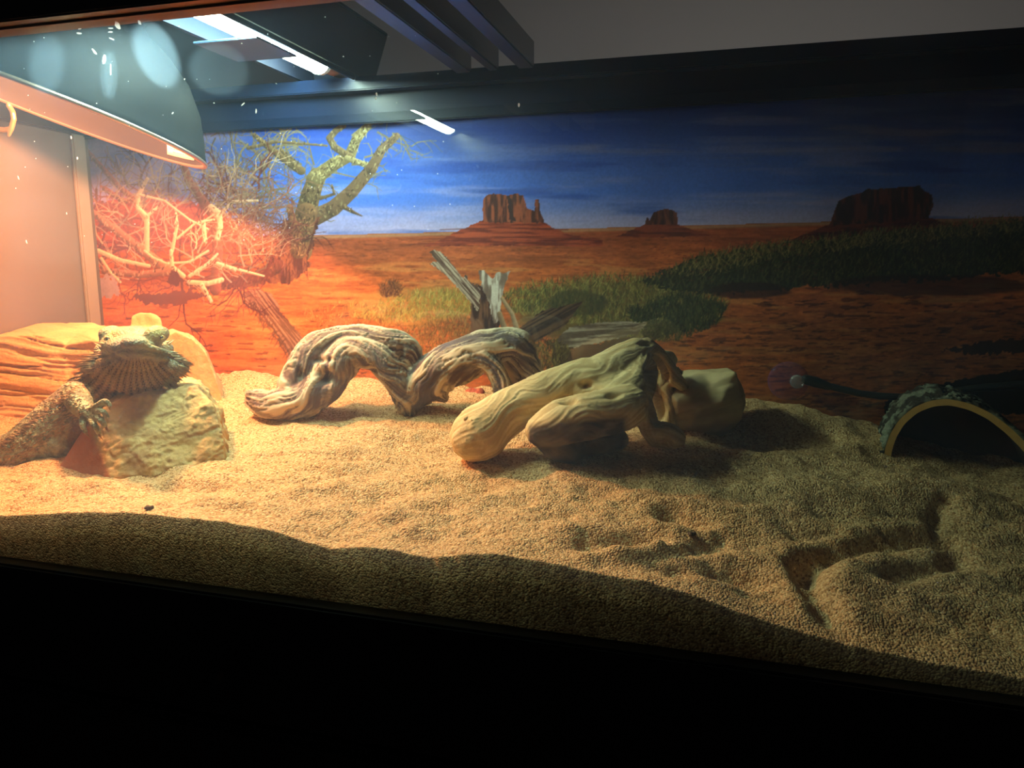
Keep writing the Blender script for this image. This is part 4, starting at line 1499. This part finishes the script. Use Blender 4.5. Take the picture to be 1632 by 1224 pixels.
s = Shape()
bl = lambda x, y, Y, rx, ry, rz: s.ball(W(x, y, Y), [rx * K, ry * K, rz * K])
bl(213, 547, .112, 44, 58, 25)
bl(214, 550, .093, 37, 42, 18)
bl(214, 546, .079, 20, 20, 11)
bl(213, 533, .106, 34, 34, 14)
bl(178, 533, .102, 15, 24, 15)
bl(250, 533, .102, 15, 24, 15)
bl(172, 558, .116, 16, 26, 16)
bl(256, 557, .116, 16, 26, 16)
chainpx(s, [(148, 567, .114), (168, 562, .099), (193, 553, .084), (214, 549, .077), (236, 553, .084), (260, 561, .098), (280, 565, .114)], [5, 6, 6, 7, 6, 6, 5])
chainpx(s, [(150, 577, .114), (172, 573, .099), (195, 565, .085), (214, 561, .080), (236, 564, .085), (258, 570, .098), (278, 574, .114)], [6, 6, 6, 6, 6, 6, 6])
bl(215, 583, .106, 74, 34, 34)
bl(220, 600, .108, 62, 32, 32)
bl(226, 612, .110, 46, 28, 22)
bl(160, 586, .110, 36, 20, 20)
bl(272, 584, .110, 34, 20, 19)
bl(250, 604, .110, 40, 20, 18)
bl(180, 606, .112, 40, 20, 20)
chainpx(s, [(208, 590, .135), (172, 618, .130), (142, 642, .113), (88, 686, .099), (34, 724, .088), (-34, 740, .090)],
        [42, 44, 46, 46, 40, 30])
s.chain([W(-34, 740, .090), (-.612, .086, -.152), (-.638, .072, -.152), (-.650, .046, -.153), (-.646, .018, -.157)], [.0145, .0105, .0075, .005, .002])
bl(95, 705, .096, 40, 40, 34)
bl(55, 726, .090, 34, 36, 26)
# right foreleg and hand
chainpx(s, [(118, 626, .094), (126, 640, .080), (134, 652, .073), (146, 660, .070)], [20, 20, 16, 11])
FING = [
    [(144, 654, .070), (157, 645, .066), (168, 640, .066), (175, 646, .067)],
    [(148, 657, .069), (162, 655, .064), (171, 664, .066)],
    [(147, 661, .068), (160, 669, .063), (168, 679, .067)],
    [(143, 665, .068), (151, 678, .063), (157, 690, .067)],
    [(134, 664, .069), (131, 677, .065), (136, 688, .067)]]
CLAW = [((175, 646, .067), (176, 654, .066)), ((171, 664, .066), (174, 673, .065)), ((168, 679, .067), (174, 689, .067)), ((157, 690, .067), (164, 701, .067)), ((136, 688, .067), (143, 697, .067))]
for f in FING:
    chainpx(s, f, [5.6] + [5.0] * (len(f) - 2) + [3.8])
# hand of the far foreleg resting on the rock
chainpx(s, [(246, 604, .118), (256, 614, .108), (262, 618, .101)], [12, 7, 4])
# hind leg tucked beside the hip
chainpx(s, [(-20, 738, .08), (-52, 752, .066), (-30, 766, .058), (-46, 772, .05)], [24, 18, 11, 7])
bl(214, 574, .0905, 44, 20, 17)
bl(214, 566, .084, 24, 14, 9)
me = s.remesh(0.00062, 4, .5)
P = get_co(me)
px_ = 816 + F * ((P - CAM) @ RIGHT) / ((P - CAM) @ FWD)
py_ = 612 - F * ((P - CAM) @ UP) / ((P - CAM) @ FWD)
E_ = np.empty(len(me.edges) * 2, np.int32); me.edges.foreach_get('vertices', E_); E_ = E_.reshape(-1, 2)
deg = np.bincount(E_.ravel(), minlength=len(P)).astype(float)
hand = smooth01((.088 - P[:, 1]) / .006) * (px_ < 182) * (py_ > 615)
wS = (.55 * (1 - hand) + .03 * hand)[:, None]
for it in range(26):                             # melt the pieces into one skin, the hand less than the rest
    A_ = np.stack([np.bincount(E_[:, 0], P[E_[:, 1], c], len(P)) + np.bincount(E_[:, 1], P[E_[:, 0], c], len(P)) for c in range(3)], 1) / deg[:, None]
    P = P + (A_ - P) * wS
set_co(me, P)
N = get_no(me)
px_ = 816 + F * ((P - CAM) @ RIGHT) / ((P - CAM) @ FWD)
py_ = 612 - F * ((P - CAM) @ UP) / ((P - CAM) @ FWD)
# fan of scale rows on the beard
phi = np.arctan2(px_ - 214, py_ - 540)
rad_ = np.hypot(px_ - 214, py_ - 540)
mouth_y = np.interp(px_, [148, 170, 194, 214, 236, 260, 280], [572, 567.5, 559, 555, 558.5, 565.5, 569.5])
front = (P[:, 1] < .125) & (N @ FWD < .25)
isbeard = smooth01((py_ - mouth_y - 10) / 12) * smooth01((rad_ - 22) / 12) * front * smooth01((640 - py_) / 6) * smooth01((px_ - 128) / 10) * smooth01((py_ - 600 - (160 - px_) * -1.0 > 60) * -1.0 + 1)
arm_mask = smooth01((.090 - P[:, 1]) / .004) * (px_ < 180) * (py_ > 612)
isbeard = isbeard * (1 - arm_mask)
ridges = np.cos(phi * 44 + .8 * np.sin(rad_ * .12)) * (.55 + .45 * np.cos(rad_ * 1.35))
crease = np.exp(-((py_ - mouth_y) / 2.0) ** 2) * front * smooth01((px_ - 146) / 8) * smooth01((282 - px_) / 8) * (P[:, 1] < .12)
amp = isbeard * .00055 * ridges - crease * .0011 + .0004 * fbm(P * 160, 3, 601)
P2 = P + N * amp[:, None]
head = smooth01((mouth_y + 12 - py_) / 8) * (py_ < 600) * smooth01((P[:, 1] < .16) * 1.0)
arm = arm_mask
nn = fbm(P * 70, 3, 603); n2 = fbm(P * 240, 2, 605)
body_c = lerp3(srgb(88, 84, 74), srgb(172, 160, 128), smooth01(nn * 1.4 + .45 + .5 * n2))
flank = smooth01((py_ - (612 + (150 - px_) * .86) - 30) / 26) * (py_ > 640)
body_c = body_c * (1 - .7 * flank[:, None]) + lerp3(srgb(170, 132, 90), srgb(140, 116, 92), smooth01(nn + .5)) * .7 * flank[:, None]
head_c = lerp3(srgb(164, 160, 118), srgb(120, 122, 96), smooth01(nn * 1.6 + .4))
yel = np.exp(-(((px_ - 250) / 16) ** 2 + ((py_ - 528) / 14) ** 2)) + .6 * np.exp(-(((px_ - 178) / 14) ** 2 + ((py_ - 530) / 14) ** 2))
head_c = head_c * (1 - .6 * yel[:, None].clip(0, 1)) + np.array(srgb(206, 184, 92))[None] * .6 * yel[:, None].clip(0, 1)
muz = np.exp(-(((px_ - 196) / 28) ** 2 + ((py_ - 550) / 10) ** 2))
head_c = head_c * (1 - .5 * muz[:, None]) + np.array(srgb(150, 122, 104))[None] * .5 * muz[:, None]
beard_c = lerp3(srgb(92, 74, 60), srgb(208, 168, 116), smooth01(ridges * .55 + .52))
arm_c = lerp3(srgb(120, 124, 96), srgb(178, 182, 142), smooth01(n2 * 1.5 + .5))
col = body_c
col = col * (1 - isbeard[:, None]) + beard_c * isbeard[:, None]
col = col * (1 - head[:, None]) + head_c * head[:, None]
col = col * (1 - arm[:, None]) + arm_c * arm[:, None]
SKIN = material('lizard_skin', attr='tint', rough=.55, spec=.4, bumps=[('voronoi', 640, -.75, .0009), ('noise', 900, .25, .0004)])
body = finish('body', me, P2, col * .95, SKIN, parent=liz)
bvh = BVHTree.FromPolygons([tuple(v) for v in P2], [tuple(p.vertices) for p in me.polygons])


def hit(x, y):
    d = ray(x, y)
    r = bvh.ray_cast(Vector(CAM.tolist()), Vector(d.tolist()))
    return (None, None) if r[0] is None else (np.array(r[0]), np.array(r[1]))


class Spikes:
    def __init__(self):
        self.V, self.F = [], []

    def add(self, b, d, L, r, n=5):
        d = d / np.linalg.norm(d)
        h = np.array([0, 0, 1.]) if abs(d[2]) < .9 else np.array([1., 0, 0])
        u = np.cross(d, h); u /= np.linalg.norm(u); v = np.cross(d, u)
        k = len(self.V)
        b = b - d * L * .15
        for j in range(n):
            t = 2 * math.pi * j / n
            self.V.append(b + r * (u * math.cos(t) + v * math.sin(t)))
        self.V.append(b + d * L * 1.15)
        for j in range(n):
            self.F.append((k + j, k + (j + 1) % n, k + n))

    def build(self, name, mat, stuff=True):
        o = link_mesh(name, self.V, self.F, mat, liz)
        if stuff:
            tag(o, kind='stuff')
        return o


def img(dx, dy, toward=0.0):                    # direction by its run across and down, plus towards the viewer
    return RIGHT * dx - UP * dy - FWD * toward


SP1 = material('beard_spike_horn', srgb(190, 170, 124), .5, noise=(200, srgb(130, 124, 92), .7))
SP2 = material('back_spine_horn', srgb(190, 164, 120), .55, noise=(150, srgb(130, 112, 88), .7))
SP3 = material('claw_horn', srgb(176, 134, 84), .4, noise=(300, srgb(120, 84, 54), .5))
sp = Spikes()
for side in (-1, 1):                             # fringe along both edges of the beard
    for y in np.arange(562, 616, 0.62):
        xs_ = np.arange(100, 214, 1.5) if side < 0 else np.arange(330, 214, -1.5)
        for x in xs_:
            p, n = hit(x, y)
            if p is not None and p[1] < .135:
                break
        else:
            continue
        if side < 0 and y > 606:
            continue
        f = (y - 562) / 54
        p, n = hit(x - side * rng.uniform(1, 16), y + rng.uniform(-2, 2))
        if p is None:
            continue
        L = rng.uniform(11, 20) * K * (1.1 - .45 * f)
        sp.add(p, img(side * 1.0, .02 + (.85 if side > 0 else .45) * f + rng.uniform(-.16, .16), .25), L, 1.7 * K)
for (b, t) in [((160, 553), (146, 543)), ((164, 548), (152, 546)), ((270, 548), (283, 538)), ((266, 546), (276, 541)), ((156, 560), (144, 560))]:
    p, n = hit(*b)
    if p is not None:
        sp.add(p, img(t[0] - b[0], t[1] - b[1], 1), 13 * K, 2.4 * K)
for k in range(26):                              # lower lip of the beard
    x = rng.uniform(255, 300)
    y = np.interp(x, [255, 300], [614, 588]) + rng.uniform(-6, 4)
    p, n = hit(x, y)
    if p is not None:
        sp.add(p, img(.6, .55, .2), rng.uniform(5, 9) * K, 1.3 * K)
sp.build('beard_spikes', SP1)
sp = Spikes()
for ri in range(7, 24):                          # rows of pointed scales on the throat
    r0 = ri * 3.6
    for a in np.arange(-1.25, 1.25, 3.6 / max(r0, 12)):
        x, y = 214 + 1.08 * r0 * math.sin(a), 540 + r0 * math.cos(a)
        if y < np.interp(x, [148, 170, 194, 214, 236, 260, 280], [584, 582, 575, 571, 574, 580, 584]) or y > 628:
            continue
        p, n = hit(x, y)
        if p is None or p[1] > .13 or (x < 178 and y > 612):
            continue
        sp.add(p, img(math.sin(a), math.cos(a), .55), rng.uniform(2.8, 4.6) * K, 1.15 * K, 4)
sp.build('throat_scales', SP2)
sp = Spikes()
for k in range(70):                              # long spines along the flank
    f = rng.random()
    x, y = np.interp(f, [0, 1], [122, 12]), np.interp(f, [0, 1], [652, 742])
    o_ = rng.normal(0, 7)
    x, y = x + o_ * .6, y + o_ * .8
    p, n = hit(x, y)
    if p is None or p[1] < .06:
        continue
    if 108 < x and y < 668 and x > 112:
        continue
    sp.add(p, img(-.72, .50 + rng.uniform(-.25, .25), .55), rng.uniform(6, 14) * K, 1.5 * K)
sp.build('flank_spines', SP1)
sp = Spikes()
for k in range(1500):                            # small keeled scales on the back, arm and nape
    f = rng.random()
    x, y = rng.uniform(-10, 185), rng.uniform(590, 745)
    p, n = hit(x, y)
    if p is None or (n @ FWD) > .2:
        continue
    low = y - (612 + (150 - x) * .86)
    if low > 34 or (x > 150 and y > 612):
        continue
    sp.add(p, img(-.7, .45, .35) + n * .4, rng.uniform(2.2, 5.0) * K, 1.25 * K, 4)
for k in range(260):                             # upper outline of the back
    f = rng.random()
    x0, y0 = np.interp(f, [0, 1], [150, 0]), np.interp(f, [0, 1], [588, 702])
    p, n = hit(x0 + rng.uniform(0, 8), y0 + rng.uniform(4, 12))
    if p is not None:
        sp.add(p, img(-.8, -.3, .2), rng.uniform(4, 8) * K, 1.2 * K, 4)
sp.build('back_scales', SP2)
for a, b in CLAW:
    A_, B_ = W(*a), W(*b)
    s = Shape()
    s.cone(A_ - (B_ - A_) * .3, A_ * .45 + B_ * .55 + np.array([0, -.0006, .0003]), 2.5 * K, 1.6 * K, 8)
    s.cone(A_ * .5 + B_ * .5 + np.array([0, -.0006, .0003]), B_, 1.7 * K, .3 * K, 8)
    m_ = bpy.data.meshes.new('claw'); s.bm.to_mesh(m_); s.bm.free()
    link('claw', m_, SP3, liz)
A_, B_ = W(261, 618, .1), W(268, 620, .097)
s = Shape(); s.cone(A_, B_, 2.4 * K, .4 * K, 8)
m_ = bpy.data.meshes.new('claw'); s.bm.to_mesh(m_); s.bm.free()
link('claw', m_, SP3, liz)
EYE = material('dark_eye', (.02, .016, .012), .12, spec=.7)
LID = material('eye_lid', srgb(176, 160, 96), .55, bumps=[('voronoi', 900, -.4, .0004)])
for (x, y) in ((171, 540), (258, 538)):
    p, n = hit(x, y)
    if p is None:
        continue
    s = Shape().ball(p - n * 1.2 * K, [3.6 * K, 3.6 * K, 2.6 * K])
    eo = link('eye', s.remesh(.0004, 1), EYE, liz)
    s = Shape()
    for dy in (-2.6, 2.8):
        s.chain([p + img(-5 * K, (dy * .3) * K), p + img(0, dy * K, .6 * K), p + img(5 * K, (dy * .3) * K)], [1.0 * K, 1.8 * K, 1.0 * K])
    link('eyelid', s.remesh(.0004, 2), LID, liz)
